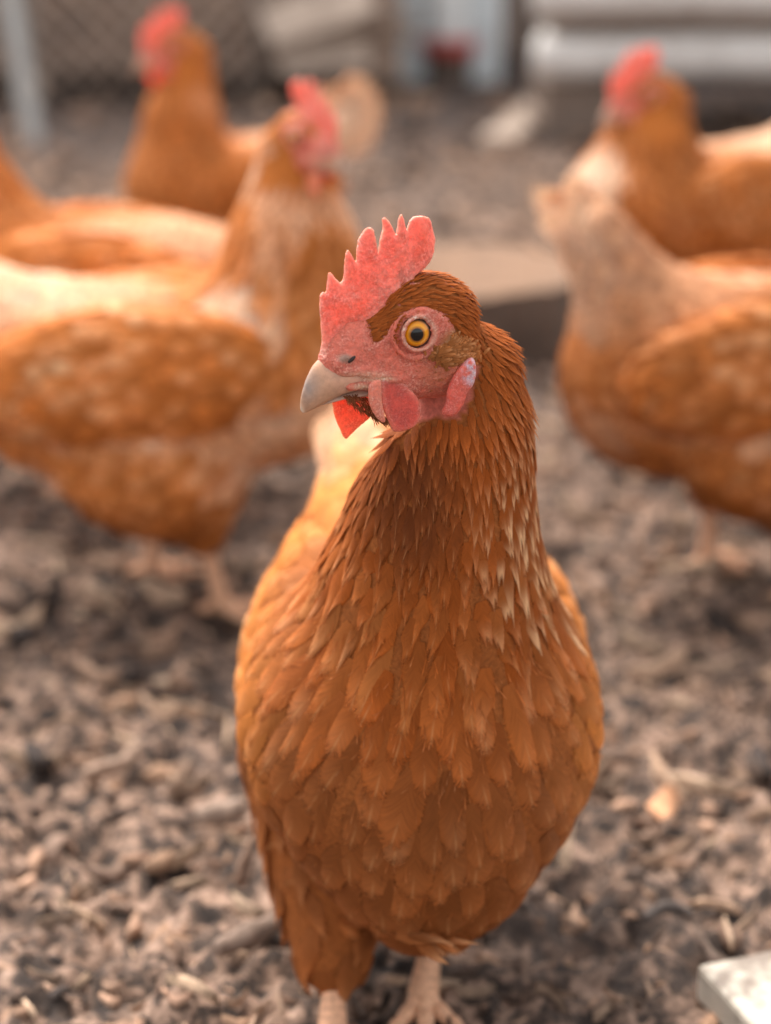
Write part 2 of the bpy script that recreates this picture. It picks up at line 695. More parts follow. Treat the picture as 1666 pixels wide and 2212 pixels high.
class Plumage:
    """collects feather batches and writes them as one part"""

    def __init__(self):
        self.V, self.Q, self.A, self.o = [], [], [], 0

    def add(self, V, Q, A, nv=None):
        self.V.append(V)
        self.Q.append(Q + self.o)
        self.A.append(A)
        self.o += len(V)

    def build(self, name, parent):
        if not self.V:
            return None
        A = {k: np.concatenate([a[k] for a in self.A]) for k in self.A[0]}
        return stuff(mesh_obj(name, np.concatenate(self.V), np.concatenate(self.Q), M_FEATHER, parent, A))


def flow_field(spine):
    spine = np.asarray(spine, float)
    seg = np.diff(spine, axis=0)
    ln = np.linalg.norm(seg, axis=1)
    pts, tan, arc = [], [], []
    s0 = 0
    for i in range(len(seg)):
        k = max(2, int(ln[i] / 0.006))
        t = (np.arange(k) + 0.5) / k
        pts.append(spine[i] + t[:, None] * seg[i])
        tan.append(np.repeat((seg[i] / ln[i])[None], k, 0))
        arc.append(s0 + t * ln[i])
        s0 += ln[i]
    pts, tan, arc = np.concatenate(pts), np.concatenate(tan), np.concatenate(arc)

    def f(P):
        d2 = ((P[:, None] - pts[None]) ** 2).sum(-1)
        w = 1.0 / (d2 + 1e-5) ** 1.6
        w = w / w.sum(1, keepdims=True)
        return norm(w @ tan), w @ arc
    return f


def poly_sd(P, poly):
    """signed distance of 2-D points to a polygon (negative inside)"""
    poly = np.asarray(poly, float)
    d = np.full(len(P), 1e9)
    inside = np.zeros(len(P), bool)
    for i in range(len(poly)):
        a, b = poly[i], poly[(i + 1) % len(poly)]
        e = b - a
        w = P - a
        t = np.clip((w @ e) / max(e @ e, 1e-12), 0, 1)
        d = np.minimum(d, np.linalg.norm(w - t[:, None] * e, axis=1))
        c = (a[1] > P[:, 1]) != (b[1] > P[:, 1])
        with np.errstate(divide='ignore', invalid='ignore'):
            x = (b[0] - a[0]) * (P[:, 1] - a[1]) / (b[1] - a[1]) + a[0]
        inside ^= c & (P[:, 0] < x)
    return np.where(inside, -d, d)


def chaikin(poly, it=1):
    poly = np.asarray(poly, float)
    for _ in range(it):
        nx = np.roll(poly, -1, 0)
        poly = np.stack([0.75 * poly + 0.25 * nx, 0.25 * poly + 0.75 * nx], 1).reshape(-1, 2)
    return poly


def flap(poly, thick, step, wfun=None, edge=None):
    """a fleshy flap: outline poly (2-D, mm), rounded rim, half thickness thick(q); returns V in (a, b, w) mm"""
    poly = np.asarray(poly, float)
    lo, hi = poly.min(0) - 2, poly.max(0) + 2

    def fn(p):
        d = poly_sd(p[:, :2], poly)
        th = thick(p[:, :2]) if callable(thick) else np.full(len(p), thick)
        e = edge or 1.2
        inside = np.clip(-d / e, 0, 1)
        prof = th * np.sqrt(np.clip(1 - (1 - inside) ** 2, 0, 1)) * (0.75 + 0.25 * np.clip(-d / 8, 0, 1))
        w = p[:, 2] + 0.5 * (fbm(np.c_[p[:, :2] * 0.16, np.full(len(p), 3.0)], 2) - 0.5)
        return np.maximum(np.abs(w) - prof, d)
    tm = 7.0
    V, Q = surface_nets(fn, (lo[0], lo[1], -tm), (hi[0], hi[1], tm), step)
    V = smooth_mesh(V, Q, 2, 0.4)
    if wfun is not None:
        V[:, 2] += wfun(V[:, :2])
    return V, Q


# ------------------------------------------------------------------ ground
def chip_cloud(n, xr, yr, smin_, smax_, seed, zfun, pal, dens=None, thin=(0.12, 0.40)):
    """loose flakes of bark, wood and dry leaf lying on the ground, each with thickness and bend"""
    r = np.random.default_rng(seed)
    x, y = r.uniform(*xr, n), r.uniform(*yr, n)
    if dens is not None:
        k = r.random(n) < dens(x, y)
        x, y = x[k], y[k]
        n = len(x)
    size = smin_ + (smax_ - smin_) * r.random(n) ** 2.2
    asp = thin[0] + thin[1] * r.random(n)
    m = 9
    ang = np.linspace(0, 2 * math.pi, m, endpoint=False)[None] + r.uniform(-0.3, 0.3, (n, m))
    rad = r.uniform(0.45, 1.15, (n, m))
    px = np.cos(ang) * rad * size[:, None]
    py = np.sin(ang) * rad * (size * asp)[:, None]
    pz = (px ** 2) / size[:, None] * r.uniform(-0.9, 0.9, n)[:, None]
    tilt, tdir, rot = np.abs(r.normal(0, 0.17, n)), r.uniform(0, 6.28, n), r.uniform(0, 6.28, n)
    pz = pz + (px * np.cos(tdir)[:, None] + py * np.sin(tdir)[:, None]) * np.tan(np.minimum(tilt, 1.0))[:, None]
    th = np.minimum(size * 0.16, 0.004)
    X = x[:, None] + px * np.cos(rot)[:, None] - py * np.sin(rot)[:, None]
    Y = y[:, None] + px * np.sin(rot)[:, None] + py * np.cos(rot)[:, None]
    Z = zfun(x, y)[:, None] + pz + (size * 0.22 * r.random(n))[:, None]
    top = np.stack([X, Y, Z + th[:, None]], -1)
    ct = np.stack([x, y, Z.mean(1) + th * 1.3], -1)[:, None]
    bot = np.stack([X, Y, Z - th[:, None]], -1)
    V = np.concatenate([top, bot, ct], 1)
    nv = 2 * m + 1
    k = np.arange(m)
    T = np.concatenate([np.stack([k, (k + 1) % m, np.full(m, 2 * m)], 1)])
    Q = np.stack([k, m + k, m + (k + 1) % m, (k + 1) % m], 1)
    o = (np.arange(n) * nv)[:, None, None]
    pal = np.asarray(pal)
    col = pal[r.integers(0, len(pal), n)] * r.uniform(0.7, 1.25, (n, 1))
    return V.reshape(-1, 3), [(Q[None] + o).reshape(-1, 4), (T[None] + o).reshape(-1, 3)], np.repeat(col, nv, 0)


def ground_z(x, y):
    x, y = np.asarray(x, float), np.asarray(y, float)
    p = np.stack([x, y, np.zeros_like(x)], -1)
    near = np.clip(1.3 - np.hypot(x, y - 1.2) / 6, 0.0, 1)
    q = p + 0.012 * (np.stack([fbm(p * 40 + 3, 2), fbm(p * 40 + 60, 2), np.zeros_like(x)], -1) - 0.5) * 2
    a = fbm(q * 30 + 5, 4) - 0.5
    b = np.abs(fbm(q * 62 + 40, 3) - 0.5)
    c = fbm(p * 3.1 + 80, 2) - 0.5
    return (0.036 * a - 0.050 * b + 0.02 * c) * near + 0.004


def stretched(lo, hi, step, far, grow=1.09):
    c = list(np.arange(lo, hi, step))
    s, x = step, hi
    while x < far:
        c.append(x)
        s *= grow
        x += s
    s, x = step, lo - step
    while x > -far:
        c.insert(0, x)
        s *= grow
        x -= s
    return np.array(c)


def build_ground():
    gx = stretched(-0.75, 0.75, 0.0055, 120)
    gy = stretched(0.55, 2.9, 0.0065, 120)
    X, Y = np.meshgrid(gx, gy, indexing='xy')
    Z = ground_z(X, Y)
    i = np.arange(X.size).reshape(X.shape)
    Q = np.stack([i[:-1, :-1], i[:-1, 1:], i[1:, 1:], i[1:, :-1]], -1).reshape(-1, 4)
    m, N, L = new_mat('soil')
    tc = N.new('ShaderNodeTexCoord').outputs['Object']
    wrp = N.new('ShaderNodeTexNoise')
    wrp.inputs['Scale'].default_value = 40
    wrp.inputs['Detail'].default_value = 3
    L.new(tc, wrp.inputs['Vector'])
    vm = N.new('ShaderNodeVectorMath')
    vm.operation = 'MULTIPLY_ADD'
    L.new(wrp.outputs['Color'], vm.inputs[0])
    vm.inputs[1].default_value = (0.03, 0.03, 0.0)
    L.new(tc, vm.inputs[2])
    n1 = noise(N, L, vm.outputs[0], 62, 5, 0.62)
    n2 = noise(N, L, tc, 3.0, 3, 0.6)
    n3 = noise(N, L, tc, 260, 4, 0.7)
    c = ramp(N, L, n1, [(0.38, (0.026, 0.019, 0.016)), (0.47, (0.070, 0.048, 0.037)), (0.53, (0.18, 0.114, 0.082)), (0.59, (0.31, 0.200, 0.145)), (0.72, (0.41, 0.275, 0.205))])
    c = mixc(N, L, maprange(N, L, n2, 0.45, 0.66, 0.0, 0.5), c, (0.080, 0.060, 0.052))
    c = mixc(N, L, 1.0, c, maprange(N, L, n3, 0.25, 0.75, 0.65, 1.3), 'MULTIPLY')
    sepg = N.new('ShaderNodeSeparateXYZ')                     # trodden, damp soil in front of the drinker and the heap
    L.new(tc, sepg.inputs[0])
    yy = mathn(N, L, 'ADD', sepg.outputs[1], mathn(N, L, 'MULTIPLY', noise(N, L, tc, 1.6, 3), 1.0))
    damp = mathn(N, L, 'MULTIPLY', maprange(N, L, yy, 3.7, 4.15), 0.75)
    c = mixc(N, L, damp, c, (0.060, 0.047, 0.044))
    p = N.new('ShaderNodeBsdfPrincipled')
    L.new(c, p.inputs['Base Color'])
    p.inputs['Roughness'].default_value = 0.88
    p.inputs['Specular IOR Level'].default_value = 0.2
    L.new(bump(N, L, mathn(N, L, 'ADD', n1, mathn(N, L, 'MULTIPLY', n3, 0.4)), 0.9, 0.006), p.inputs['Normal'])
    out(N, L, p.outputs[0])
    g = mesh_obj('ground', np.stack([X, Y, Z], -1).reshape(-1, 3), Q, m)
    g['kind'] = 'structure'
    pal = [(0.33, 0.200, 0.134), (0.27, 0.163, 0.111), (0.19, 0.118, 0.083), (0.39, 0.248, 0.170), (0.09, 0.060, 0.046),
           (0.04, 0.030, 0.026), (0.22, 0.145, 0.108), (0.31, 0.185, 0.118), (0.12, 0.080, 0.062)]
    M_CHIP = vcol_material('bark_flakes', 0.85, 0.15, 160, 0.002, 0.7, 0.4)
    V, G, C = chip_cloud(6000, (-0.55, 0.6), (0.62, 1.9), 0.0018, 0.011, 3, ground_z, pal)
    o = mesh_obj('bark_litter', V, G, M_CHIP, None, {'Col': C})
    stuff(tag(o, 'loose bark flakes and crumbs of dry earth strewn over the run', 'bark litter'))
    V, G, C = chip_cloud(1500, (-0.55, 0.6), (0.62, 2.2), 0.005, 0.020, 8, ground_z, pal[:4] + pal[5:8])
    o = mesh_obj('bark_litter', V, G, M_CHIP, None, {'Col': C})
    stuff(tag(o, 'larger curled pieces of bark and wood among the litter', 'bark litter'))
    V, G, C = chip_cloud(1500, (-0.55, 0.6), (0.62, 2.0), 0.008, 0.028, 15, ground_z, [(0.46, 0.32, 0.22), (0.38, 0.25, 0.17), (0.14, 0.10, 0.08), (0.30, 0.20, 0.14)], thin=(0.035, 0.07))
    o = mesh_obj('straw_litter', V, G, M_CHIP, None, {'Col': C})
    stuff(tag(o, 'thin bits of straw and splinters scattered over the litter', 'straw'))
    V, G, C = chip_cloud(5000, (-1.2, 1.3), (1.9, 4.2), 0.006, 0.03, 4, ground_z, pal)
    o = mesh_obj('bark_litter', V, G, M_CHIP, None, {'Col': C})
    stuff(tag(o, 'dry bark and straw litter on the ground behind the hens', 'bark litter'))


build_ground()

# ------------------------------------------------------------------ the hen in front
HY = math.radians(27)                                     # how far the head turns towards the camera out of profile
HO = pt(873, 703, 0.81)                                   # middle of the skull, level with the eye
HF = np.array([-math.cos(HY), -math.sin(HY), 0.0])        # towards the beak
HN = np.array([math.sin(HY), -math.cos(HY), 0.0])         # out of the cheek we see
HU = np.array([0, 0, 1.0])
HM = np.stack([HF, HU, HN])


def head_w(q):                                            # head frame (mm) -> world
    return HO + (np.asarray(q, float) / 1000.0) @ HM


def head_q(P):                                            # world -> head frame (mm)
    return ((P - HO) @ HM.T) * 1000.0


def hpx(cx, cy, w):
    """spot on the close-up of the head -> (s, b) in mm on the plane w mm out from the middle of the head"""
    x, y = 608 + cx * 0.3824, 434.3 + cy * 0.3823
    r = VF + VR * ((x - 833) / FPX) + VU * ((1106 - y) / FPX)
    t = ((HO - CP) @ HN + w / 1000.0) / (r @ HN)
    q = CP + r * t - HO
    return np.array([q @ HF, q @ HU]) * 1000.0


def hpoly(pts, w):
    return np.array([hpx(a, b, w) for a, b in pts])


def to_crop(P):
    q = P - CP
    d = q @ VF
    x, y = 833 + FPX * (q @ VR) / d, 1106 - FPX * (q @ VU) / d
    return np.stack([(x - 608) / 0.3824, (y - 434.3) / 0.3823], -1)


EYE = np.array([*hpx(778, 747, 14.0), 9.7])


FACE_POLY = np.array([(150, 650), (470, 690), (492, 770), (520, 832), (590, 790), (640, 700), (680, 655), (760, 618), (860, 622), (930, 668), (962, 735), (945, 800),
                      (930, 870), (980, 915), (1060, 880), (1110, 930), (1090, 1080), (1040, 1180), (960, 1240), (880, 1215), (800, 1255), (720, 1250), (640, 1240), (560, 1170),
                      (480, 1090), (380, 1105), (150, 1100)], float)


def head_sdf(q, full=True):
    d = sd_ell(q, np.array([-9., 2, 0]), np.array([24., 19.5, 15.5]))
    d = smin(d, sd_ell(q, np.array([13., -7, 0]), np.array([22., 14, 10.5])), 6)
    d = smin(d, sd_ell(q, np.array([25., -13, 0]), np.array([13., 9.5, 8.0])), 5)
    d = smin(d, sd_ell(q, np.array([2., -18, 0]), np.array([21., 13.5, 12.5])), 6)
    d = smin(d, sd_ell(q, np.array([-18., -14, 0]), np.array([14., 18, 15.5])), 6)
    if full:
        aw = q.copy()
        aw[:, 2] = np.abs(aw[:, 2])
        for R, r, w0, k in ((7.2, 0.95, 14.2, 0.9), (10.8, 0.8, 13.0, 2.2)):
            e = aw - np.array([EYE[0], EYE[1], w0])
            ring = np.hypot(np.hypot(e[:, 0], e[:, 1] * 1.06) - R, e[:, 2]) - r
            d = smin(d, ring, k)
        d = smax(d, 6.9 - np.linalg.norm(aw - EYE, axis=1), 0.5)
        up = [np.array([*hpx(*c, 9), w]) for c, w in (((360, 965), 7.2), ((470, 955), 9.0), ((580, 975), 10.4), ((662, 1003), 11.2))]
        lowl = [np.array([*hpx(*c, 9), w]) for c, w in (((400, 1058), 6.8), ((500, 1035), 9.0), ((590, 1008), 10.6), ((650, 1005), 11.3))]
        for ch, rr in ((up, (2.2, 2.4, 2.0, 1.1)), (lowl, (1.7, 2.0, 1.6, 1.0))):
            for i in range(3):
                d = smin(d, sd_cone(aw, ch[i], ch[i + 1], rr[i], rr[i + 1]), 1.0)
        ns = np.array([*hpx(365, 893, 7), 7.2])
        d = smin(d, sd_ell(aw, ns, np.array([6.0, 2.6, 2.0]), rot2(-0.5)), 1.0)
        cw = to_crop(head_w(np.c_[q[:, :2], np.abs(q[:, 2])]))
        d = d + 1.7 * np.clip(poly_sd(cw, FACE_POLY) / 30.0, 0, 1)     # feathered parts of the head lie a little deeper
        wr = (fbm(np.c_[q[:, 0] * 0.35 + q[:, 1] * 0.2, q[:, 1] * 0.9, q[:, 2] * 0.4], 3) - 0.5)
        d = d + wr * 0.9
    return d


def rot2(a):
    c, s = math.cos(a), math.sin(a)
    return np.array([[c, -s, 0], [s, c, 0], [0, 0, 1.0]])


hen = thing('hen', 'rufous hen in sharp focus facing the camera, head turned to show one orange eye', 'hen',
            (0.0, 0.87, 0.0), 0, 'hens in the run', world_built=True)

NECK = [(955, 735, 0.826, 70), (1012, 800, 0.838, 100), (1010, 900, 0.846, 132), (996, 1000, 0.856, 154),
        (956, 1130, 0.870, 202), (940, 1250, 0.888, 236), (932, 1350, 0.905, 246)]
THROAT = [(880, 965, 0.834, 44), (902, 1040, 0.846, 86), (915, 1130, 0.862, 140)]
NECK3 = [(pt(a, b, d), r / FPX * d) for a, b, d, r in NECK]
THROAT3 = [(pt(a, b, d), r / FPX * d) for a, b, d, r in THROAT]


def main_sdf(p):
    d = sd_ell(p, np.array([0.0145, 0.93, 0.163]), np.array([0.0835, 0.135, 0.071]))
    d = smin(d, sd_ell(p, np.array([0.0165, 0.856, 0.163]), np.array([0.0825, 0.080, 0.080])), 0.02)
    d = smin(d, sd_ell(p, np.array([0.020, 0.852, 0.108]), np.array([0.042, 0.056, 0.053])), 0.035)
    d = smin(d, sd_cone(p, (0.004, 1.0, 0.186), (-0.009, 1.095, 0.226), 0.050, 0.022), 0.03)
    d = smin(d, sd_cone(p, (-0.026, 0.905, 0.12), (-0.0255, 0.860, 0.041), 0.046, 0.0200), 0.010)
    d = smin(d, sd_cone(p, (0.0, 0.93, 0.11), (-0.006, 0.89, 0.062), 0.050, 0.026), 0.012)
    d = smin(d, sd_cone(p, (0.055, 0.93, 0.12), (0.030, 0.905, 0.062), 0.042, 0.018), 0.012)
    nk = None
    for i in range(len(NECK3) - 1):
        c = sd_cone(p, NECK3[i][0], NECK3[i + 1][0], NECK3[i][1], NECK3[i + 1][1])
        nk = c if nk is None else smin(nk, c, 0.006)
    for i in range(len(THROAT3) - 1):
        nk = smin(nk, sd_cone(p, THROAT3[i][0], THROAT3[i + 1][0], THROAT3[i][1], THROAT3[i + 1][1]), 0.010)
    d = smin(d, nk, 0.034)
    near = np.linalg.norm(p - HO, axis=1) < 0.085
    if near.any():
        h = head_sdf(head_q(p[near]), False) / 1000.0 + 0.0012
        d[near] = smin(d[near], h, 0.004)
    return d


BV, BQ = surface_nets(main_sdf, (-0.10, 0.74, 0.015), (0.125, 1.14, 0.42), 0.0027)
BV = smooth_mesh(BV, BQ, 3)
body_col = np.tile(CHEST * 0.8, (len(BV), 1))
bq = head_q(BV)
bare = (poly_sd(to_crop(head_w(np.c_[bq[:, :2], np.abs(bq[:, 2])])), FACE_POLY) < 0) & (np.linalg.norm(bq, axis=1) < 55)
body_col[bare] = (0.52, 0.15, 0.11)
mesh_obj('body', BV, BQ, M_DOWN, hen, {'Col': body_col})
main_bvh = BVHTree.FromPolygons(BV.tolist(), BQ.tolist())

# head parts kept in the head frame (mm) for the other hens
HP = []
# bare face
FV, FQ = surface_nets(head_sdf, (-30, -40, -19), (41, 24, 19), 0.6)
FV = smooth_mesh(FV, FQ, 1, 0.3)
FW = head_w(FV)
fc = to_crop(head_w(np.c_[FV[:, :2], np.abs(FV[:, 2])]))
tint = np.ones((len(FV), 3))


def blot(c, r, col, soft=0.5):
    global tint
    d = np.hypot((fc[:, 0] - c[0]) / r[0], (fc[:, 1] - c[1]) / r[1])
    k = np.clip((1 - d) / soft, 0, 1)[:, None]
    tint = tint * (1 - k) + np.array(col) * k


er = np.hypot(fc[:, 0] - 778, fc[:, 1] - 747)
k = np.clip(1 - np.abs(er - 92) / 22, 0, 1)[:, None]
tint = tint * (1 - k) + np.array((1.05, 2.0, 2.2)) * k
blot((470, 990), (190, 40), (1.15, 2.2, 2.3), 0.8)
blot((540, 1005), (130, 18), (1.2, 2.8, 2.9), 0.8)
blot((460, 1050), (90, 26), (1.12, 2.4, 2.4), 0.8)
blot((360, 890), (58, 36), (0.50, 1.15, 1.3), 0.6)
blot((900, 980), (170, 130), (0.78, 0.95, 0.8), 0.8)
blot((1000, 820), (130, 120), (0.55, 0.85, 0.5), 0.4)
mesh_obj('face', FW, FQ, M_SKIN, hen, {'Col': tint})
HP.append(('face', FV, FQ, M_SKIN, tint))

# eyes
for sgn in (1, -1):
    a = np.linspace(0, math.pi, 25)
    b = np.linspace(0, 2 * math.pi, 40, endpoint=False)
    r0 = 0.0068
    sv3 = np.stack([np.outer(np.sin(a), np.cos(b)), np.outer(np.sin(a), np.sin(b)), np.outer(np.cos(a), np.ones_like(b))], -1).reshape(-1, 3) * r0
    ii = np.arange(25 * 40).reshape(25, 40)
    sq = np.stack([ii[:-1], ii[1:], np.roll(ii[1:], -1, 1), np.roll(ii[:-1], -1, 1)], -1).reshape(-1, 4)
    e = mesh_obj('eye', sv3, sq, M_EYE, None)
    e.parent = hen
    wc = head_w(np.array([EYE[0], EYE[1], sgn * EYE[2]])) - np.array(hen.location)
    ax = norm(HN * sgn + HF * 0.30)
    e.matrix_basis = Matrix.Translation(Vector(wc)) @ Vector(ax).to_track_quat('Z', 'Y').to_matrix().to_4x4()
# nostrils
for sgn in (1, -1):
    c = np.array([*hpx(397, 894, 9), 9.0])
    a, b = np.meshgrid(np.linspace(0, math.pi, 9), np.linspace(0, 2 * math.pi, 12, endpoint=False), indexing='ij')
    q = np.stack([np.sin(a) * np.cos(b) * 2.1, np.sin(a) * np.sin(b) * 0.9, np.cos(a) * 0.8], -1).reshape(-1, 3) @ rot2(-0.6).T + c
    q[:, 2] *= sgn
    ii = np.arange(9 * 12).reshape(9, 12)
    sq = np.stack([ii[:-1], ii[1:], np.roll(ii[1:], -1, 1), np.roll(ii[:-1], -1, 1)], -1).reshape(-1, 4)
    mesh_obj('nostril', head_w(q), sq, M_BEAK, hen, {'Col': np.tile((0.035, 0.022, 0.02), (len(q), 1))})

# comb
COMB_PX = [(222, 872), (229, 800), (222, 700), (214, 600), (217, 530), (236, 507), (250, 520), (260, 450), (268, 405), (284, 400), (310, 438),
           (337, 464), (352, 440), (358, 375), (362, 300), (378, 270), (402, 302), (429, 350), (433, 285), (446, 220), (470, 162), (492, 138), (512, 160),
           (522, 212), (541, 292), (551, 215), (573, 152), (564, 104), (578, 86), (600, 105), (620, 145), (634, 192), (641, 120), (648, 76), (660, 65),
           (676, 86), (690, 130), (706, 166), (730, 112), (758, 84), (796, 79), (840, 95), (862, 115), (876, 170), (886, 222), (872, 292), (842, 350), (792, 395),
           (745, 425), (740, 520), (640, 640), (560, 760), (420, 880), (300, 930), (235, 900)]
comb_poly = hpoly(COMB_PX, 0)
comb_base = hpoly([(230, 880), (420, 760), (520, 640), (620, 500), (745, 420)], 0)


def comb_th(q):
    d = np.full(len(q), 1e9)
    for i in range(len(comb_base) - 1):
        a, b = comb_base[i], comb_base[i + 1]
        t = np.clip(((q - a) @ (b - a)) / ((b - a) @ (b - a)), 0, 1)
        d = np.minimum(d, np.linalg.norm(q - a - t[:, None] * (b - a), axis=1))
    return 1.25 + 2.6 * np.exp(-d / 6.0)


def comb_bend(q):
    up = np.clip((q[:, 1] - 12) / 25, 0, 1)
    return 1.6 * np.sin(q[:, 0] * 0.16 + 0.6) * up + 1.2 * np.sin(q[:, 0] * 0.55) * up ** 2


CV, CQ = flap(comb_poly, comb_th, 0.55, comb_bend, 1.5)
cc = to_crop(head_w(CV))
edge = np.clip(1 + poly_sd(CV[:, :2], comb_poly) / 1.6, 0, 1)[:, None]
cn = fbm(CV * 0.12 + 2, 3)
deep = np.clip(-poly_sd(CV[:, :2], comb_poly) / 7, 0, 1) * np.clip((cn - 0.36) * 5, 0, 1)
ct = np.ones((len(CV), 3)) * (1 - 0.55 * edge) + np.array((1.08, 1.9, 2.0)) * 0.55 * edge
ct = ct * (1 - 0.6 * deep[:, None]) + np.array((1.0, 0.62, 0.50)) * 0.6 * deep[:, None]
CV = CV + np.c_[np.zeros((len(CV), 2)), np.sign(CV[:, 2] - comb_bend(CV[:, :2])) * 0.9 * (fbm(CV * 0.5, 3) - 0.5)]
HP.append(('comb', CV, CQ, M_COMB, ct))
mesh_obj('comb', head_w(CV), CQ, M_COMB, hen, {'Col': ct})


def beak_loft(secs, name, colf, seg=20):
    secs = [(hpx(*t, 0), hpx(*b, 0), w) for t, b, w in secs]
    C = np.array([np.r_[(t + b) / 2, 0] for t, b, w in secs])
    H = np.array([np.r_[(t - b) / 2, 0] for t, b, w in secs])
    W = np.array([w for *_, w in secs])
    n = len(secs)
    ts = np.linspace(0, n - 1, 6 * (n - 1) + 1)
    f = lambda A: np.stack([np.interp(ts, np.arange(n), A[:, k]) for k in range(A.shape[1])], -1)
    C, H, W = f(C), f(H), np.interp(ts, np.arange(n), W)
    for _ in range(3):
        C[1:-1] = (C[:-2] + C[2:] + 2 * C[1:-1]) / 4
        H[1:-1] = (H[:-2] + H[2:] + 2 * H[1:-1]) / 4
        W[1:-1] = (W[:-2] + W[2:] + 2 * W[1:-1]) / 4
    a = np.linspace(0, 2 * math.pi, seg, endpoint=False)
    sa = np.sin(a)
    wfac = np.where(sa > 0, np.cos(a) * (1 - 0.28 * sa), np.sign(np.cos(a)) * np.abs(np.cos(a)) ** 0.7)
    V = C[:, None] + H[:, None] * sa[None, :, None]
    V[..., 2] += W[:, None] * wfac[None]
    m = len(C)
    kk = np.arange(seg)
    Q = np.concatenate([np.stack([r * seg + kk, r * seg + (kk + 1) % seg, (r + 1) * seg + (kk + 1) % seg, (r + 1) * seg + kk], 1) for r in range(m - 1)])
    V = V.reshape(-1, 3)
    V = np.concatenate([V, C[-1:] + (C[-1] - C[-2]) * 0.6])
    T = np.stack([(m - 1) * seg + kk, (m - 1) * seg + (kk + 1) % seg, np.full(seg, m * seg)], 1)
    t = np.concatenate([np.repeat(np.linspace(0, 1, m), seg), [1]])
    up = np.concatenate([np.tile(sa, m), [0]])
    HP.append((name, V, [Q, T], M_BEAK, colf(t, up)))
    return mesh_obj(name, head_w(V), [Q, T], M_BEAK, hen, {'Col': colf(t, up)})


def upper_col(t, up):
    horn = np.array((0.50, 0.285, 0.180))
    pinkc = np.array((0.66, 0.38, 0.28))
    grey = np.array((0.30, 0.225, 0.19))
    tipc = np.array((0.62, 0.46, 0.34))
    c = pinkc + (horn - pinkc) * np.clip(t * 2.2, 0, 1)[:, None]
    g = (np.clip(1 - np.abs(t - 0.62) / 0.22, 0, 1) * np.clip(0.4 + up, 0, 1))[:, None]
    c = c * (1 - g) + grey * g
    g = (np.clip(1 - np.abs(t - 0.15) / 0.2, 0, 1) * np.clip(up, 0, 1))[:, None] * 0.7
    c = c * (1 - g) + grey * g
    k = np.clip((t - 0.82) / 0.12, 0, 1)[:, None]
    return c * (1 - k) + tipc * k


beak_loft([((330, 850), (470, 1055), 9.0), ((262, 868), (395, 1068), 8.2), ((222, 888), (325, 1092), 7.2), ((180, 932), (255, 1127), 5.8),
           ((143, 1005), (200, 1158), 4.3), ((117, 1085), (158, 1184), 2.7), ((107, 1145), (131, 1196), 1.5), ((108, 1178), (122, 1197), 0.7)], 'upper_beak', upper_col)
beak_loft([((520, 1000), (520, 1085), 8.5), ((420, 1045), (430, 1097), 7.0), ((330, 1075), (338, 1112), 5.2), ((262, 1108), (268, 1136), 3.3),
           ((215, 1138), (219, 1152), 1.4)], 'lower_beak', lambda t, up: np.tile((0.50, 0.33, 0.25), (len(t), 1)))

# wattles: the near one has a folded front lip
near_disc = chaikin(hpoly([(560, 1000), (555, 1100), (575, 1190), (600, 1240), (622, 1285), (630, 1306), (680, 1302), (740, 1272), (776, 1220), (781, 1160), (765, 1105), (725, 1060), (660, 1000)], 12), 2)
near_lip = chaikin(hpoly([(490, 1020), (482, 1090), (495, 1160), (530, 1222), (570, 1256), (588, 1252), (590, 1225), (570, 1150), (566, 1060), (570, 1000)], 13), 2)
a1 = flap(near_disc, 1.6, 0.6, lambda q: 11.6 + 0.9 * np.sin(q[:, 0] * 0.35 + 1) - 0.06 * (q[:, 1] + 20), 1.5)
a2 = flap(near_lip, 1.5, 0.6, lambda q: 12.6 + 0.25 * (q[:, 0] - 14) * 0.5, 1.4)
V, G = merge([(head_w(a1[0]), a1[1], []), (head_w(a2[0]), a2[1], [])])
wt = np.concatenate([np.array((0.84, 0.70, 0.74)) + (np.array((1.05, 1.5, 1.55)) - np.array((0.84, 0.70, 0.74))) * np.clip(1 + poly_sd(a1[0][:, :2], near_disc) / 2.6, 0, 1)[:, None], np.tile((1.08, 1.9, 1.9), (len(a2[0]), 1))])
mesh_obj('wattle', V, G, M_WATTLE, hen, {'Col': wt})
HP.append(('wattle', np.concatenate([a1[0], a2[0]]), G, M_WATTLE, wt))
far = chaikin(hpoly([(300, 1060), (284, 1115), (287, 1170), (302, 1232), (330, 1292), (350, 1340), (370, 1354), (400, 1320), (450, 1270), (520, 1215), (520, 1120), (420, 1040)], -9), 2)
a3 = flap(far, 0.8, 0.6, lambda q: -9.0 + 0.02 * (q[:, 1] + 30), 1.2)
HP.append(('wattle', a3[0], a3[1], M_WATTLE, np.tile((1.12, 1.7, 1.25), (len(a3[0]), 1))))
mesh_obj('wattle', head_w(a3[0]), a3[1], M_WATTLE, hen, {'Col': np.tile((1.12, 1.7, 1.25), (len(a3[0]), 1))})

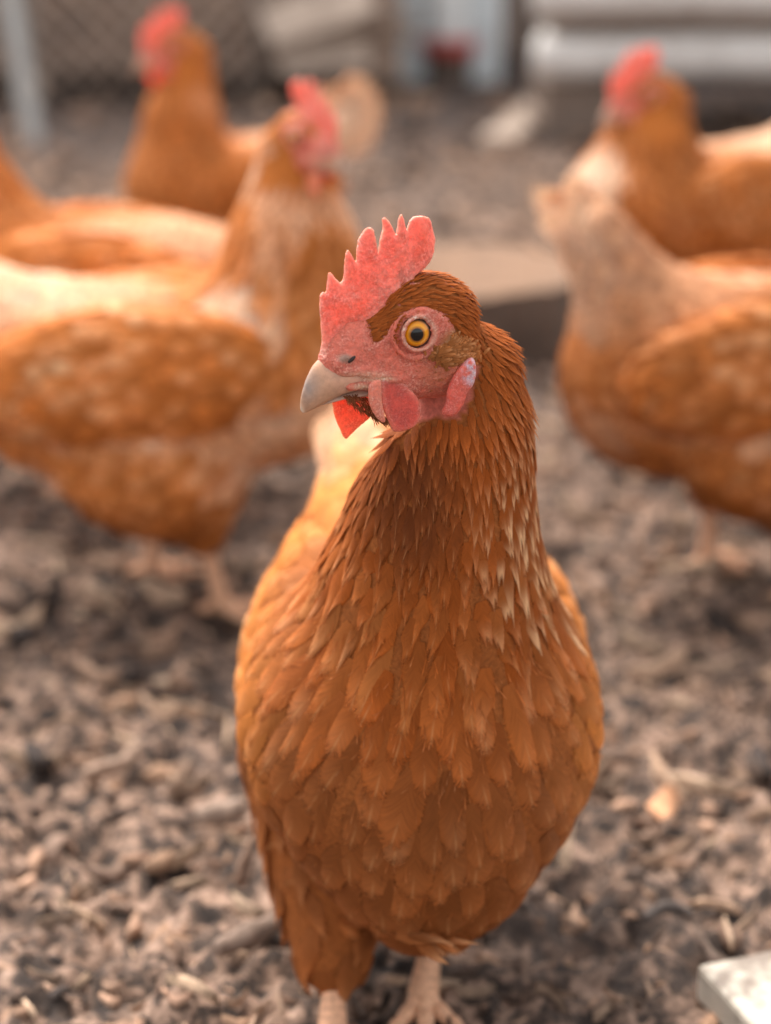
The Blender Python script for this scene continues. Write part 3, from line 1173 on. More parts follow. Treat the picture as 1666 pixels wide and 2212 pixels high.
# ear lobes
lobe = hpoly([(1085, 872), (1106, 930), (1102, 1000), (1087, 1050), (1058, 1085), (1042, 1140), (1012, 1200), (972, 1226), (930, 1224), (914, 1196), (944, 1150), (944, 1090), (965, 1020), (1000, 960), (1040, 910)], 17.5)
lobe = chaikin(lobe, 2)
for sgn in (1, -1):
    LV, LQ = flap(lobe, lambda q: 2.1 + 0.8 * fbm(np.c_[q * 0.35, np.zeros(len(q))], 2), 0.6, lambda q: 17.4 + 0.05 * q[:, 1], 2.2)
    lc = to_crop(head_w(LV))
    lt = np.tile(np.array((1.0, 1.1, 1.15)), (len(LV), 1))
    pat = fbm(LV * 0.45 + 7, 3)
    kk = (np.clip(1 - np.hypot((lc[:, 0] - 1078) / 70, (lc[:, 1] - 960) / 110), 0, 1) * 2.2 * np.clip((pat - 0.3) * 4, 0, 1)).clip(0, 1)[:, None]
    lt = lt * (1 - kk) + np.array((0.90, 3.3, 5.2)) * kk
    if sgn < 0:
        LV = LV * np.array([1, 1, -1])
        LQ = LQ[:, ::-1]
    HP.append(('ear_lobe', LV, LQ, M_WATTLE, lt))
    mesh_obj('ear_lobe', head_w(LV), LQ, M_WATTLE, hen, {'Col': lt})

# ---- plumage of the front hen
SPINE = [head_w((36, -4, 0)), head_w((12, 4, 0)), head_w((-10, 3, 0)), pt(985, 785, 0.832), pt(1000, 880, 0.844), pt(985, 1000, 0.856), pt(950, 1130, 0.870),
         pt(930, 1290, 0.905), np.array([0.015, 0.895, 0.165]), np.array([0.012, 0.96, 0.165]), np.array([0.0, 1.03, 0.20]), np.array([-0.012, 1.12, 0.235])]
main_flow = flow_field(SPINE)


rng = np.random.default_rng(5)
P, N = sample_surface(BV, BQ, 150000, rng)
D, arc = main_flow(P)
ARC = [0.0, 0.045, 0.075, 0.105, 0.14, 0.175, 0.21, 0.25, 0.32, 0.42]
Ln = np.interp(arc, ARC, [.0055, .0070, .0110, .017, .027, .036, .037, .038, .040, .040])
Wd = np.interp(arc, ARC, [.0013, .0015, .0024, .0044, .0082, .0125, .0175, .0210, .0225, .0240])
rad = 0.37 * np.sqrt(Ln * Wd) * np.interp(arc, ARC, [1, 1, 1, .95, .95, 1.05, 1.28, 1.42, 1.42, 1.4])
kp = poisson(P, rad)
P, N, D, arc, Ln, Wd = P[kp], N[kp], D[kp], arc[kp], Ln[kp], Wd[kp]
hq = head_q(P)
hc = to_crop(head_w(np.c_[hq[:, :2], np.abs(hq[:, 2])]))
bald = (poly_sd(hc, FACE_POLY) < 4 + 26 * (fbm(np.c_[hc / 28.0, np.zeros(len(hc))], 2) - 0.5)) & (np.linalg.norm(hq, axis=1) < 52)
P, N, D, arc, Ln, Wd = (a[~bald] for a in (P, N, D, arc, Ln, Wd))
pp = P - CP
dd = pp @ VF
PX, PY = 833 + FPX * (pp @ VR) / dd, 1106 - FPX * (pp @ VU) / dd
n = len(P)
# thigh and belly: loose soft feathers that hang down
leg = np.minimum(sd_cone(P, (-0.028, 0.905, 0.12), (-0.0255, 0.858, 0.041), 0.044, 0.0185), sd_cone(P, (0.055, 0.93, 0.12), (0.030, 0.905, 0.062), 0.042, 0.018)) < 0.006
leg &= P[:, 2] < 0.125
D[leg] = norm(np.array([0.0, -0.25, -1.0]) + 0.15 * rng.normal(size=(leg.sum(), 3)))
Wd[leg] *= 0.7
Ln[leg] *= 0.8
D = norm(D + (0.05 + 0.05 * rng.random((n, 1))) * rng.normal(size=D.shape))
hk0 = np.clip((arc - 0.09) / 0.03, 0, 1) * np.clip((0.22 - arc) / 0.03, 0, 1)
Ln *= rng.uniform(0.76, 1.16, n) * (1 + hk0 * rng.uniform(-0.28, 0.22, n))
D = norm(D + hk0[:, None] * 0.07 * rng.normal(size=D.shape))
Wd *= rng.uniform(0.76, 1.15, n)
hk = np.clip((arc - 0.085) / 0.04, 0, 1) * np.clip((0.215 - arc) / 0.03, 0, 1)        # hackle
br = np.clip((arc - 0.19) / 0.03, 0, 1)                                             # breast and body
col = RUFOUS * (1 - br[:, None]) + CHEST * br[:, None]
side = np.clip((np.abs(P[:, 0] - 0.0145) - 0.05) / 0.03, 0, 1) * np.clip((P[:, 2] - 0.13) / 0.04, 0, 1) * br
back = np.clip((P[:, 1] - 0.90) / 0.05, 0, 1) * np.clip((P[:, 2] - 0.16) / 0.04, 0, 1)
g = np.maximum(side, back)[:, None]
col = col * (1 - g) + GOLD * g  # sides and back brighter: light on the shoulders put into the colour
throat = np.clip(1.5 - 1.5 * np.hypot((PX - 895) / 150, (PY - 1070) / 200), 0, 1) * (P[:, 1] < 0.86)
col = col * (1 - 0.8 * throat[:, None]) + DARKR * 0.8 * throat[:, None]  # dark throat plumage, partly shade under the chin put into the colour
tan_ = np.clip((arc - 0.12) / 0.05, 0, 1) * np.clip((0.215 - arc) / 0.04, 0, 1) * (1 - throat) * rng.random(n) ** 1.5
col = col * (1 - 0.45 * tan_[:, None]) + np.array([0.56, 0.23, 0.070]) * 0.45 * tan_[:, None]
rear = np.clip((P[:, 1] - 0.985) / 0.05, 0, 1) * np.clip((P[:, 2] - 0.17) / 0.03, 0, 1)
rk = (rear * (0.15 + 0.6 * rng.random(n)))[:, None]
col = col * (1 - rk) + CREAM * 0.85 * rk
blotch = fbm(P * 45 + 3, 2)
col = col * (0.82 + 0.36 * blotch)[:, None] * rng.uniform(0.88, 1.12, (n, 1))
pale = 0.02 + 0.10 * br * rng.random(n) ** 3 + hk * (0.03 + 0.32 * rng.random(n) ** 2.2) * (1 - throat) * np.clip((np.abs(PX - 905) - 60) / 120, 0, 1)
pale += hk * np.clip((PX - 1000) / 110, 0, 1) * rng.random(n) ** 0.8 * np.clip((1330 - PY) / 60, 0, 1) * 0.95
pale = np.clip(pale + rear * 0.5, 0, 1)

neckp, bodyp, legp = Plumage(), Plumage(), Plumage()
small = arc < 0.10
mid = (arc >= 0.10) & (arc < 0.178)
big = (arc >= 0.178) & ~leg
for msk, rows, cols, shp, lift, dst, bv, jag in ((small, 3, 2, 'fine', 0.06, neckp, None, 0.15), (mid, 6, 8, 'point', 0.030, neckp, main_bvh, 0.34),
                                                 (big, 6, 16, 'round', 0.036, bodyp, main_bvh, 0.03), (leg, 4, 4, 'fine', 0.16, legp, main_bvh, 0.3)):
    if msk.sum():
        k = msk.sum()
        lf = lift * rng.uniform(0.7, 1.4, k)
        FVv, FQq, FA, nv = feather_geo(P[msk], N[msk], D[msk], Ln[msk], Wd[msk], lf, col[msk], pale[msk], rows, cols, shp, rng, bv, 0.0006, 0.3, jag)
        if dst is bodyp:                                  # the feathers of the breast that show largest are parts of their own
            tipc = FVv.reshape(k, nv, 3)[:, -1 - cols // 2]
            facing = (N[msk] @ -VF) - 0.9 * np.abs(tipc[:, 0] - 0.016) / 0.085
            own = np.zeros(k, bool)
            own[np.argsort(-facing)[:290]] = True
            vm = np.repeat(own, nv)
            nq = rows * cols
            for i in np.flatnonzero(own):
                sl_ = slice(i * nv, (i + 1) * nv)
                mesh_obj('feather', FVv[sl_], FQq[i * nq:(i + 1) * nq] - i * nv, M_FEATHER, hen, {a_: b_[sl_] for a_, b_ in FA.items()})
            rest = np.flatnonzero(~own)
            q0 = FQq[:nq]
            dst.add(FVv[~vm], (q0[None] + (np.arange(len(rest)) * nv)[:, None, None]).reshape(-1, 4), {a_: b_[~vm] for a_, b_ in FA.items()})
            continue
        dst.add(FVv, FQq, FA)
print('feathers', n, small.sum(), mid.sum(), big.sum())

# ear tuft: bristly tan feathers that fan out over the ear
for cnt, l0, l1, sx_, sy_, w_ in ((700, .0035, .0060, 48, 34, 14.2), (520, .0070, .0118, 30, 22, 15.0)):
    cr_ = np.stack([rng.normal(965, sx_, cnt), rng.normal(878, sy_, cnt)], -1)
    th_ = np.radians(rng.uniform(-8, 108, cnt))
    Pq = np.array([[*hpx(a, b, w_), w_] for a, b in cr_])
    Dq = np.stack([-np.cos(th_), np.sin(th_), rng.uniform(0.0, 0.14, cnt)], -1)
    Pt, Dt = head_w(Pq), norm(norm(Dq) @ HM)
    Nt = np.tile(norm(HN + 0.25 * HU), (cnt, 1))
    neckp.add(*feather_geo(Pt, Nt, Dt, rng.uniform(l0, l1, cnt), rng.uniform(.0012, .0020, cnt), rng.uniform(0.06, 0.20, cnt),
                           np.tile((0.46, 0.158, 0.043), (cnt, 1)) * rng.uniform(0.7, 1.22, (cnt, 1)), rng.random(cnt) * 0.35, 4, 1, 'fine', rng, None, 0.0002, 0, 0.1)[:3])
# sparse hair-like feathers on the cheek, the lores and the chin
cheek = np.array([(700, 880), (930, 860), (960, 930), (930, 1050), (860, 1120), (760, 1060), (690, 960)], float)
chin = np.array([(340, 1095), (480, 1085), (560, 1180), (620, 1260), (520, 1230), (430, 1170)], float)
for poly, cnt, wv, dv, c0, l0 in ((cheek, 1500, 13.2, (-1, -0.35, 0.12), (0.44, 0.15, 0.055), .0038), (chin, 420, 6.0, (-0.6, -1, 0.2), (0.20, 0.06, 0.02), .0045)):
    r = np.stack([rng.uniform(poly[:, 0].min(), poly[:, 0].max(), 6000), rng.uniform(poly[:, 1].min(), poly[:, 1].max(), 6000)], -1)
    r = r[poly_sd(r, poly) < 0][:cnt]
    Pq = np.array([[*hpx(a, b, wv), wv] for a, b in r])
    Pt = head_w(Pq)
    m = len(Pt)
    Nt = np.tile(HN, (m, 1))
    fb = BVHTree.FromPolygons(FW.tolist(), FQ.tolist()) if cnt == 1500 else fb
    for i in range(m):
        h = fb.ray_cast(Vector(Pt[i] + HN * 0.03), Vector(-HN))
        if h[0] is not None:
            Pt[i], Nt[i] = h[0], h[1]
    Dt = norm(np.tile(np.array(dv, float) @ HM, (m, 1)) + 0.25 * rng.normal(size=(m, 3)))
    neckp.add(*feather_geo(Pt, Nt, Dt, rng.uniform(.6, 1.3, m) * l0, rng.uniform(.00025, .0005, m), np.full(m, 0.18), np.tile(c0, (m, 1)) * rng.uniform(0.7, 1.3, (m, 1)),
                           rng.random(m) * 0.2, 2, 1, 'fine', rng, None, 0.0001, 0, 0.1)[:3])
# short bristles that thin out from the plumage into the bare skin
Pf, Nf = sample_surface(FW, FQ, 60000, rng)
qf = head_q(Pf)
sdf_ = poly_sd(to_crop(head_w(np.c_[qf[:, :2], np.abs(qf[:, 2])])), FACE_POLY)
cf = to_crop(head_w(np.c_[qf[:, :2], np.abs(qf[:, 2])]))
ok = (sdf_ < 8) & (sdf_ > -85) & (rng.random(len(Pf)) < 0.45 * np.exp(sdf_ / 26)) & (np.hypot(cf[:, 0] - 778, cf[:, 1] - 747) > 105) & (cf[:, 0] > 420) & ~((cf[:, 1] > 1040) & (cf[:, 0] < 800))
Pf, Nf = Pf[ok], Nf[ok]
Df, _ = main_flow(Pf)
m = len(Pf)
neckp.add(*feather_geo(Pf, Nf, norm(Df + 0.25 * rng.normal(size=Df.shape)), rng.uniform(.002, .0042, m), rng.uniform(.0003, .0007, m), rng.uniform(0.1, 0.35, m),
                       np.tile(RUFOUS * 0.9, (m, 1)) * rng.uniform(0.6, 1.3, (m, 1)), np.zeros(m), 2, 1, 'fine', rng, None, 0.0001, 0, 0.1)[:3])
# fine loose barbs over the breast
sel = rng.choice(np.flatnonzero(big), 1800)
Pw = P[sel] + 0.012 * (rng.random((1800, 3)) - 0.5)
Nw, Dw = N[sel], D[sel]
for i in range(1800):
    hit = main_bvh.find_nearest(Pw[i])
    Pw[i], Nw[i] = hit[0], hit[1]
bodyp_w = feather_geo(Pw, Nw, norm(Dw + 0.22 * rng.normal(size=Dw.shape)), rng.uniform(.008, .016, 1800), rng.uniform(.0003, .0006, 1800), rng.uniform(0.08, 0.16, 1800),
                      col[sel] * rng.uniform(0.8, 1.5, (1800, 1)), rng.random(1800) * 0.3, 3, 1, 'fine', rng, main_bvh, 0.0012, 0, 0.1)
bodyp.add(*bodyp_w[:3])
neckp.build('hackle', hen)
bodyp.build('body_feathers', hen)
legp.build('thigh_fluff', hen)


# wings: a folded shell on each side with rows of coverts and long flight feathers
def wing_part(parent, c, rad3, Mw, back_dir, col0, rng, L0=0.03, W0=0.016, bird=None, step=0.005, flight=True, palek=0.25, sp=0.42):
    r3 = np.asarray(rad3)
    f = lambda p: sd_ell(p, np.asarray(c), r3, Mw)
    e = r3.max() * 1.1
    V, Q = surface_nets(f, np.asarray(c) - e, np.asarray(c) + e, step)
    w = mesh_obj('wing', V, Q, M_DOWN, parent, {'Col': np.tile(np.asarray(col0) * 0.7, (len(V), 1))})
    P, N = sample_surface(V, Q, 9000, rng)
    kp = poisson(P, np.full(len(P), sp * math.sqrt(L0 * W0)))
    P, N = P[kp], N[kp]
    along = (P - c) @ back_dir
    t = np.clip((along / r3.max() + 1) / 2, 0, 1)
    m = len(P)
    D = norm(np.asarray(back_dir) + 0.08 * rng.normal(size=(m, 3)))
    Ln = L0 * (0.7 + 0.9 * t) * rng.uniform(0.85, 1.15, m)
    Wd = W0 * (0.75 + 0.4 * t) * rng.uniform(0.9, 1.1, m)
    bl = fbm(P * 30 + c[0] * 50, 2)
    colr = np.tile(col0, (m, 1)) * (0.8 + 0.4 * bl)[:, None] * rng.uniform(0.82, 1.15, (m, 1))
    pal = np.clip(palek * rng.random(m) * 2 + 0.8 * (bl - 0.55) * palek * 6, 0, 1)
    pl = Plumage()
    bv = BVHTree.FromPolygons(V.tolist(), Q.tolist())
    pl.add(*feather_geo(P, N, D, Ln, Wd, 0.08 * rng.uniform(0.7, 1.3, m), colr, pal, 5, 4, 'round', rng, bv, 0.0008, 0.3, 0.08)[:3])
    o = pl.build('wing_feathers', w)
    return w


for sx in (-1, 1):
    ay = sx * 0.07
    Mw = np.array([[math.cos(ay), -math.sin(ay), 0], [math.sin(ay), math.cos(ay), 0], [0, 0, 1.0]])
    bd = norm(np.array([-0.11 * sx - 0.03, 1.0, -0.10]))
    wing_part(hen, np.array([0.0145 + sx * 0.0600, 0.960, 0.151]), (0.0255, 0.105, 0.047), Mw, bd, GOLD * 0.95, rng, 0.032, 0.017)

# tail
tp = Plumage()
m = 16
ang = np.linspace(-1, 1, m)
root = np.array([-0.002, 1.07, 0.208])[None] + np.stack([ang * 0.018, 0.01 * np.abs(ang), -np.abs(ang) * 0.012], -1)
D = norm(np.stack([ang * 0.14 - 0.02, np.full(m, 0.9), 0.50 - 0.25 * np.abs(ang)], -1))
N = norm(np.stack([ang * 0.9, np.full(m, -0.55), np.full(m, 0.8)], -1))
tp.add(*feather_geo(root, N, D, np.full(m, 0.075), np.full(m, 0.022), np.full(m, 0.05), np.tile(CREAM * 0.5 + GOLD * 0.4, (m, 1)) * rng.uniform(0.8, 1.1, (m, 1)), np.full(m, 0.4), 8, 6, 'round', rng, None)[:3])
tp.build('tail', hen)


def leg_part(parent, top, foot, fwd, rng, s=1.0, r=0.0062, toe=0.042):
    """scaly shank, three front toes and a back toe with claws"""
    top, foot, fwd = np.asarray(top, float), np.asarray(foot, float), norm(np.asarray(fwd, float))
    lat = np.array([-fwd[1], fwd[0], 0])
    ts = np.linspace(0, 1, 9)
    path = top + (foot - top) * ts[:, None]
    rr = np.array([1.35, 1.15, 0.98, 0.92, 0.9, 0.9, 0.95, 1.1, 1.25]) * r * s
    parts, cols = [], []
    shank = np.array((0.66, 0.36, 0.215))

    def put(V, Q, T, t, c0, c1):
        parts.append((V, Q, T))
        cols.append(c0 + (c1 - c0) * np.clip((t - 0.8) / 0.1, 0, 1)[:, None])
    path = np.stack([np.interp(np.linspace(0, 1, 61), ts, path[:, k_]) for k_ in range(3)], -1)
    rr = np.interp(np.linspace(0, 1, 61), ts, rr) * (1 + 0.022 * np.abs(np.sin(np.linspace(0, 1, 61) * math.pi * 15)))
    V, Q, T, t = tube(path, rr, 14, 1)
    parts.append((V, Q, T))
    band = np.abs(np.sin(t * math.pi * 15)) ** 0.5
    cols.append(shank * (0.86 + 0.17 * band)[:, None] * (0.85 + 0.3 * fbm(V * 200, 2))[:, None])
    claw = np.array((0.30, 0.21, 0.15))
    for a, ln in ((0.0, 1.0), (0.62, 0.82), (-0.62, 0.85), (math.pi + 0.15, 0.45)):
        d = fwd * math.cos(a) + lat * math.sin(a)
        k = np.linspace(0, 1, 8)
        zz = np.array([0.9, 1.15, 0.85, 0.8, 0.62, 0.62, 0.5, 0.1]) * r * s * 1.05
        pth = foot * np.array([1, 1, 0]) + d * (k * ln * toe * s)[:, None] + np.array([0, 0, 1]) * (zz + max(foot[2] - 0.008, 0))[:, None]
        rt = np.array([0.9, 0.86, 0.7, 0.72, 0.58, 0.6, 0.42, 0.06]) * r * s
        V, Q, T, t = tube(pth, rt, 10, 4)
        put(V, Q, T, t, shank, claw)
    V, G = merge(parts)
    return mesh_obj('leg', V, G, M_LEG, parent, {'Col': np.concatenate(cols)})


leg_part(hen, (0.029, 0.893, 0.075), (0.0185, 0.868, 0.011), (0.05, -1, 0), rng, 1.0)
leg_part(hen, (-0.0255, 0.872, 0.062), (-0.0250, 0.832, 0.011), (-0.08, -1, 0), rng, 1.0)
# loose keel feathers that stick out below the breast
kd_ = norm(pt(955, 2030, 1.0) - CP)
kh = main_bvh.ray_cast(Vector(CP), Vector(kd_))
kt = np.array(kh[0]) - kd_ * 0.002 if kh[0] is not None else pt(985, 2035, 0.915)
m = 26
root = kt + np.array([-0.012, 0.0, 0.004]) + rng.normal(0, 0.004, (m, 3)) * np.array([1, 0.6, 0.7])
D = norm(np.stack([rng.uniform(0.5, 1, m), np.full(m, -0.25), rng.uniform(-0.45, 0.2, m)], -1))
N = norm(np.stack([np.full(m, 0.1), np.full(m, -1.0), np.full(m, 0.2)], -1) + 0.2 * rng.normal(size=(m, 3)))
kp_ = Plumage()
kp_.add(*feather_geo(root, N, D, rng.uniform(.016, .026, m), rng.uniform(.004, .007, m), np.full(m, 0.15), np.tile(CHEST, (m, 1)) * rng.uniform(0.7, 1.2, (m, 1)), rng.random(m) * 0.5, 5, 4, 'point', rng, None, 0, 0.3, 0.25)[:3])
kp_.build('keel_tuft', hen)


# ------------------------------------------------------------------ the hens behind
SHARED = {}


def head_part(i, parent, Mx):
    name, V, Fc, mat, colr = HP[i]
    if i not in SHARED:
        o = mesh_obj(name, np.asarray(V) / 1000.0, Fc, mat, None, {'Col': colr})
        SHARED[i] = o.data
        o.parent = parent
    else:
        o = link(bpy.data.objects.new(name, SHARED[i]), parent)
    o.matrix_basis = Mx
    return o


FACE_MM = hpoly(FACE_POLY, 14)


def other_hen(label, loc, rotz, seed, head=(0.095, 0.0, 0.345), head_yaw=0.0, head_pitch=0.0, tail=(-0.175, 0.0, 0.275), feet=((0.0, 0.036), (0.0, -0.036)),
              base=None, cream=0.25, bib=0.0, neck_patch=0.0, saddle=0.5, scale=1.0, head_scale=1.0, tail_pale=0.7, drop=0.0, tail_len=1.0):
    rng = np.random.default_rng(seed)
    base = np.array([0.58, 0.182, 0.040]) if base is None else np.asarray(base)
    h = thing('hen', label, 'hen', loc, rotz, 'hens in the run')
    h.scale = (scale,) * 3
    head, tail = np.asarray(head, float), np.asarray(tail, float) - np.array([0, 0, drop])
    dz = np.array([0, 0, -drop])
    fw = np.array([math.cos(head_yaw) * math.cos(head_pitch), math.sin(head_yaw) * math.cos(head_pitch), math.sin(head_pitch)])
    lat = norm(np.cross(np.array([0, 0, 1.0]), fw))
    upv = np.cross(fw, lat)
    HB = np.stack([fw, upv, lat])                          # rows: s, b, w axes  (w = up x forward)
    nb = np.array([0.082, 0.0, 0.225]) + dz
    nm = nb * 0.45 + (head - fw * 0.022 + np.array([0, 0, -0.028])) * 0.55 + np.array([0.004, 0, 0])
    nt = head - fw * 0.024 * head_scale + np.array([0, 0, -0.012])
    tb = np.array([-0.085, 0, 0.205]) + dz

    def f(p):
        d = sd_ell(p, np.array([-0.028, 0, 0.193]) + dz, np.array([0.125, 0.078, 0.072]))
        d = smin(d, sd_ell(p, np.array([0.060, 0, 0.206]) + dz, np.array([0.076, 0.072, 0.062])), 0.02)
        for sy in (-1, 1):                                 # fluffy flank that bulges below the wing
            d = smin(d, sd_ell(p, np.array([-0.012, sy * 0.046, 0.142]) + dz, np.array([0.066, 0.043, 0.048])), 0.006)
        d = smin(d, sd_ell(p, np.array([-0.085, 0, 0.186]) + dz, np.array([0.064, 0.058, 0.058])), 0.03)
        d = smin(d, sd_cone(p, tb, tb + (tail - tb) * 0.80, 0.048, 0.024), 0.035)
        for sy in (0, 1):
            fx, fy = feet[sy]
            sg = 1 if fy > 0 else -1
            d = smin(d, sd_cone(p, (fx * 0.4, sg * 0.040, 0.135 - drop), (fx * 0.8 - 0.004, fy, 0.078 - drop * 0.4), 0.046, 0.017), 0.02)
        d = smin(d, sd_cone(p, nb, nm, 0.060, 0.045), 0.04)
        d = smin(d, sd_cone(p, nm, nt, 0.045, 0.022 * head_scale), 0.012)
        near = np.linalg.norm(p - head, axis=1) < 0.07
        if near.any():
            d[near] = smin(d[near], head_sdf(((p[near] - head) @ HB.T) * 1000 / head_scale, False) / 1000 * head_scale + 0.0012, 0.005)
        return d
    V, Q = surface_nets(f, (-0.23, -0.115, 0.012), (0.20, 0.115, head[2] + 0.04), 0.0048)
    V = smooth_mesh(V, Q, 2)
    mesh_obj('body', V, Q, M_DOWN, h, {'Col': np.tile(base * 0.8, (len(V), 1))})
    bv = BVHTree.FromPolygons(V.tolist(), Q.tolist())
    Mx = Matrix.Translation(Vector(head)) @ Matrix(HB.T.tolist()).to_4x4() @ Matrix.Scale(head_scale, 4)
    for i in range(len(HP)):
        head_part(i, h, Mx)
    for sgn in (1, -1):
        e = link(bpy.data.objects.new('eye', bpy.data.objects['eye'].data), h)
        c = head + (np.array([EYE[0], EYE[1], sgn * EYE[2]]) / 1000 * head_scale) @ HB
        e.matrix_basis = Matrix.Translation(Vector(c)) @ Vector(lat * sgn + fw * 0.3).to_track_quat('Z', 'Y').to_matrix().to_4x4() @ Matrix.Scale(head_scale, 4)
    # plumage
    sp = [head + fw * 0.035, head + np.array([0, 0, 0.003]) - fw * 0.005, nt, nm, nb, np.array([0.04, 0, 0.19]) + dz, np.array([-0.05, 0, 0.18]) + dz, tb, tail]
    flow = flow_field(sp)
    P, N = sample_surface(V, Q, 30000, rng)
    D, arc = flow(P)
    AR = [0, 0.05, 0.09, 0.13, 0.18, 0.24, 0.5]
    Ln = np.interp(arc, AR, [.006, .010, .020, .032, .034, .032, .036])
    Wd = np.interp(arc, AR, [.0022, .0035, .006, .010, .016, .020, .022])
    kp = poisson(P, 0.42 * np.sqrt(Ln * Wd))
    P, N, D, arc, Ln, Wd = (a[kp] for a in (P, N, D, arc, Ln, Wd))
    hq = ((P - head) @ HB.T) * 1000 / head_scale
    bald = (poly_sd(hq[:, :2], FACE_MM) < 1) & (np.linalg.norm(hq, axis=1) < 52)
    P, N, D, arc, Ln, Wd = (a[~bald] for a in (P, N, D, arc, Ln, Wd))
    n = len(P)
    low = P[:, 2] < 0.115 - drop
    D[low] = norm(D[low] * 0.5 + np.array([-0.1, 0, -0.9]))
    D = norm(D + 0.09 * rng.normal(size=D.shape))
    bl = fbm(P * 24 + seed, 3)
    colr = np.tile(base, (n, 1)) * (0.66 + 0.68 * bl)[:, None] * rng.uniform(0.86, 1.14, (n, 1))
    k = np.clip((bl - 0.55) * 4, 0, 1) * cream + saddle * np.clip((P[:, 2] - 0.215 + drop) / 0.04, 0, 1) * np.clip((0.03 - P[:, 0]) / 0.09, 0, 1) * np.clip(0.5 + bl, 0, 1)  # cream mottling; pale saddle has top light on the back put into colour
    k = k + tail_pale * np.clip((tb[0] - 0.03 - P[:, 0]) / 0.05, 0, 1) * np.clip((P[:, 2] - 0.2 + drop) / 0.03, 0, 1)
    if bib:
        k = k + bib * np.clip(1 - np.linalg.norm((P - (nm * 0.55 + nb * 0.45 + np.array([0.045, -0.005, -0.005]))) / np.array([0.045, 0.036, 0.048]), axis=1), 0, 1) * 2.5
    if neck_patch:
        k = k + neck_patch * np.clip(1 - np.linalg.norm((P - (nb + np.array([-0.02, -0.045, 0.035]))) / np.array([0.035, 0.04, 0.035]), axis=1), 0, 1) * 2.0
    k = k + 0.5 * np.clip(1 - np.abs(P[:, 2] - 0.176 + drop) / 0.022, 0, 1) * np.clip((np.abs(P[:, 1]) - 0.05) / 0.02, 0, 1) * np.clip((bl - 0.35) * 5, 0, 1)  # pale flank wisps, with their lit upper edge put into the colour
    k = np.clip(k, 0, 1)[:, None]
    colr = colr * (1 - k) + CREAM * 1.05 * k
    pal = np.clip(0.05 + 0.35 * cream * rng.random(n) + 0.5 * k[:, 0], 0, 1)
    pl = Plumage()
    Lj = Ln * rng.uniform(0.85, 1.15, n)
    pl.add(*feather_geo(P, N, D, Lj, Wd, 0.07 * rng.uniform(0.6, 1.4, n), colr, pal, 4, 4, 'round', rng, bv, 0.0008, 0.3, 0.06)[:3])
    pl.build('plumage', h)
    # wings
    for sy in (-1, 1):
        wa, wt_ = 0.10, 0.06
        ax_ = np.array([math.cos(wa), 0, math.sin(wa)])
        ay_ = norm(np.array([-math.sin(wa) * math.sin(wt_), sy * math.cos(wt_), math.cos(wa) * math.sin(wt_)]))
        Mw = np.stack([ax_, ay_, np.cross(ax_, ay_)], 1)
        wing_part(h, np.array([-0.020, sy * 0.0640, 0.214 - drop]), (0.112, 0.0250, 0.050), Mw, norm(np.array([-1.0, -0.12 * sy, -0.10])), base * 1.12, rng, 0.036, 0.020, step=0.006, palek=cream * 0.6, sp=0.46)
    # tail
    tp = Plumage()
    m = 44
    td = norm(tail - tb)
    el = math.atan2(td[2], -td[0]) + rng.uniform(-0.60, 0.50, m)
    sd_ = np.where(np.arange(m) % 2, 1.0, -1.0)
    root = tb + (tail - tb) * rng.uniform(0.40, 0.80, m)[:, None] + np.stack([0 * el, sd_ * rng.uniform(0.004, 0.016, m), 0 * el], -1)
    D = norm(np.stack([-np.cos(el), sd_ * 0.10, np.sin(el)], -1) + 0.05 * rng.normal(size=(m, 3)))
    N = norm(np.stack([0.15 * np.ones(m), sd_, 0.35 * np.ones(m)], -1))
    tp.add(*feather_geo(root, N, D, rng.uniform(0.045, 0.068, m) * tail_len, np.full(m, 0.030) * tail_len, np.full(m, 0.05), np.tile(base * (1 - tail_pale) + CREAM * tail_pale, (m, 1)) * rng.uniform(0.85, 1.1, (m, 1)),
                        np.full(m, 0.5), 7, 6, 'round', rng, None)[:3])
    tp.build('tail', h)
    for fx, fy in feet:
        leg_part(h, (fx * 0.75 - 0.006, fy, 0.092 - drop * 0.4), (fx, fy, 0.011), (1, 0.05 * np.sign(fy), 0), rng, 1.0, 0.0062, 0.046)
    return h


def local_feet(loc, rotz, spots):
    c, s_ = math.cos(-rotz), math.sin(-rotz)
    res = []
    for q in spots:
        d = q - np.asarray(loc)
        res.append((c * d[0] - s_ * d[1], s_ * d[0] + c * d[1]))
    return res


ra = math.radians(-8)
la = np.array([-0.150, 1.425, 0.0])
other_hen('hen side-on at the left, its head just beyond the comb of the front hen', la, ra, 21, head=(0.098, -0.01, 0.350), head_yaw=math.radians(-38), head_scale=0.86,
          feet=((0.035, -0.034), (-0.035, 0.036)), cream=0.6, neck_patch=0.9, saddle=0.65, drop=0.026)
hb = pt(372, 100, 2.10)
rb = math.radians(180 + 44)
sb = 0.84
other_hen('hen farthest back on the left, standing tall with its chest to the camera', (hb[0] - 0.085 * sb * math.cos(rb), hb[1] - 0.085 * sb * math.sin(rb), 0.0), rb, 33,
          head=(0.085, 0, hb[2] / sb), head_yaw=math.radians(-22), tail=(-0.215, 0, 0.285), tail_len=1.5, cream=0.2, saddle=0.6, drop=0.0, scale=sb, head_scale=1.08)
gc = ground(1640, 1265)
other_hen('hen walking out of frame on the right with its pale tail towards us', (gc[0], gc[1], 0.0), math.radians(10), 47,
          feet=((0.015, -0.034), (-0.03, 0.036)), base=(0.45, 0.138, 0.030), cream=0.35, tail=(-0.152, 0.0, 0.322), tail_len=0.9, tail_pale=0.75, saddle=0.25, drop=0.024)
hd = pt(1392, 205, 1.80)
rd = math.radians(180 + 38)
sd2 = 0.93
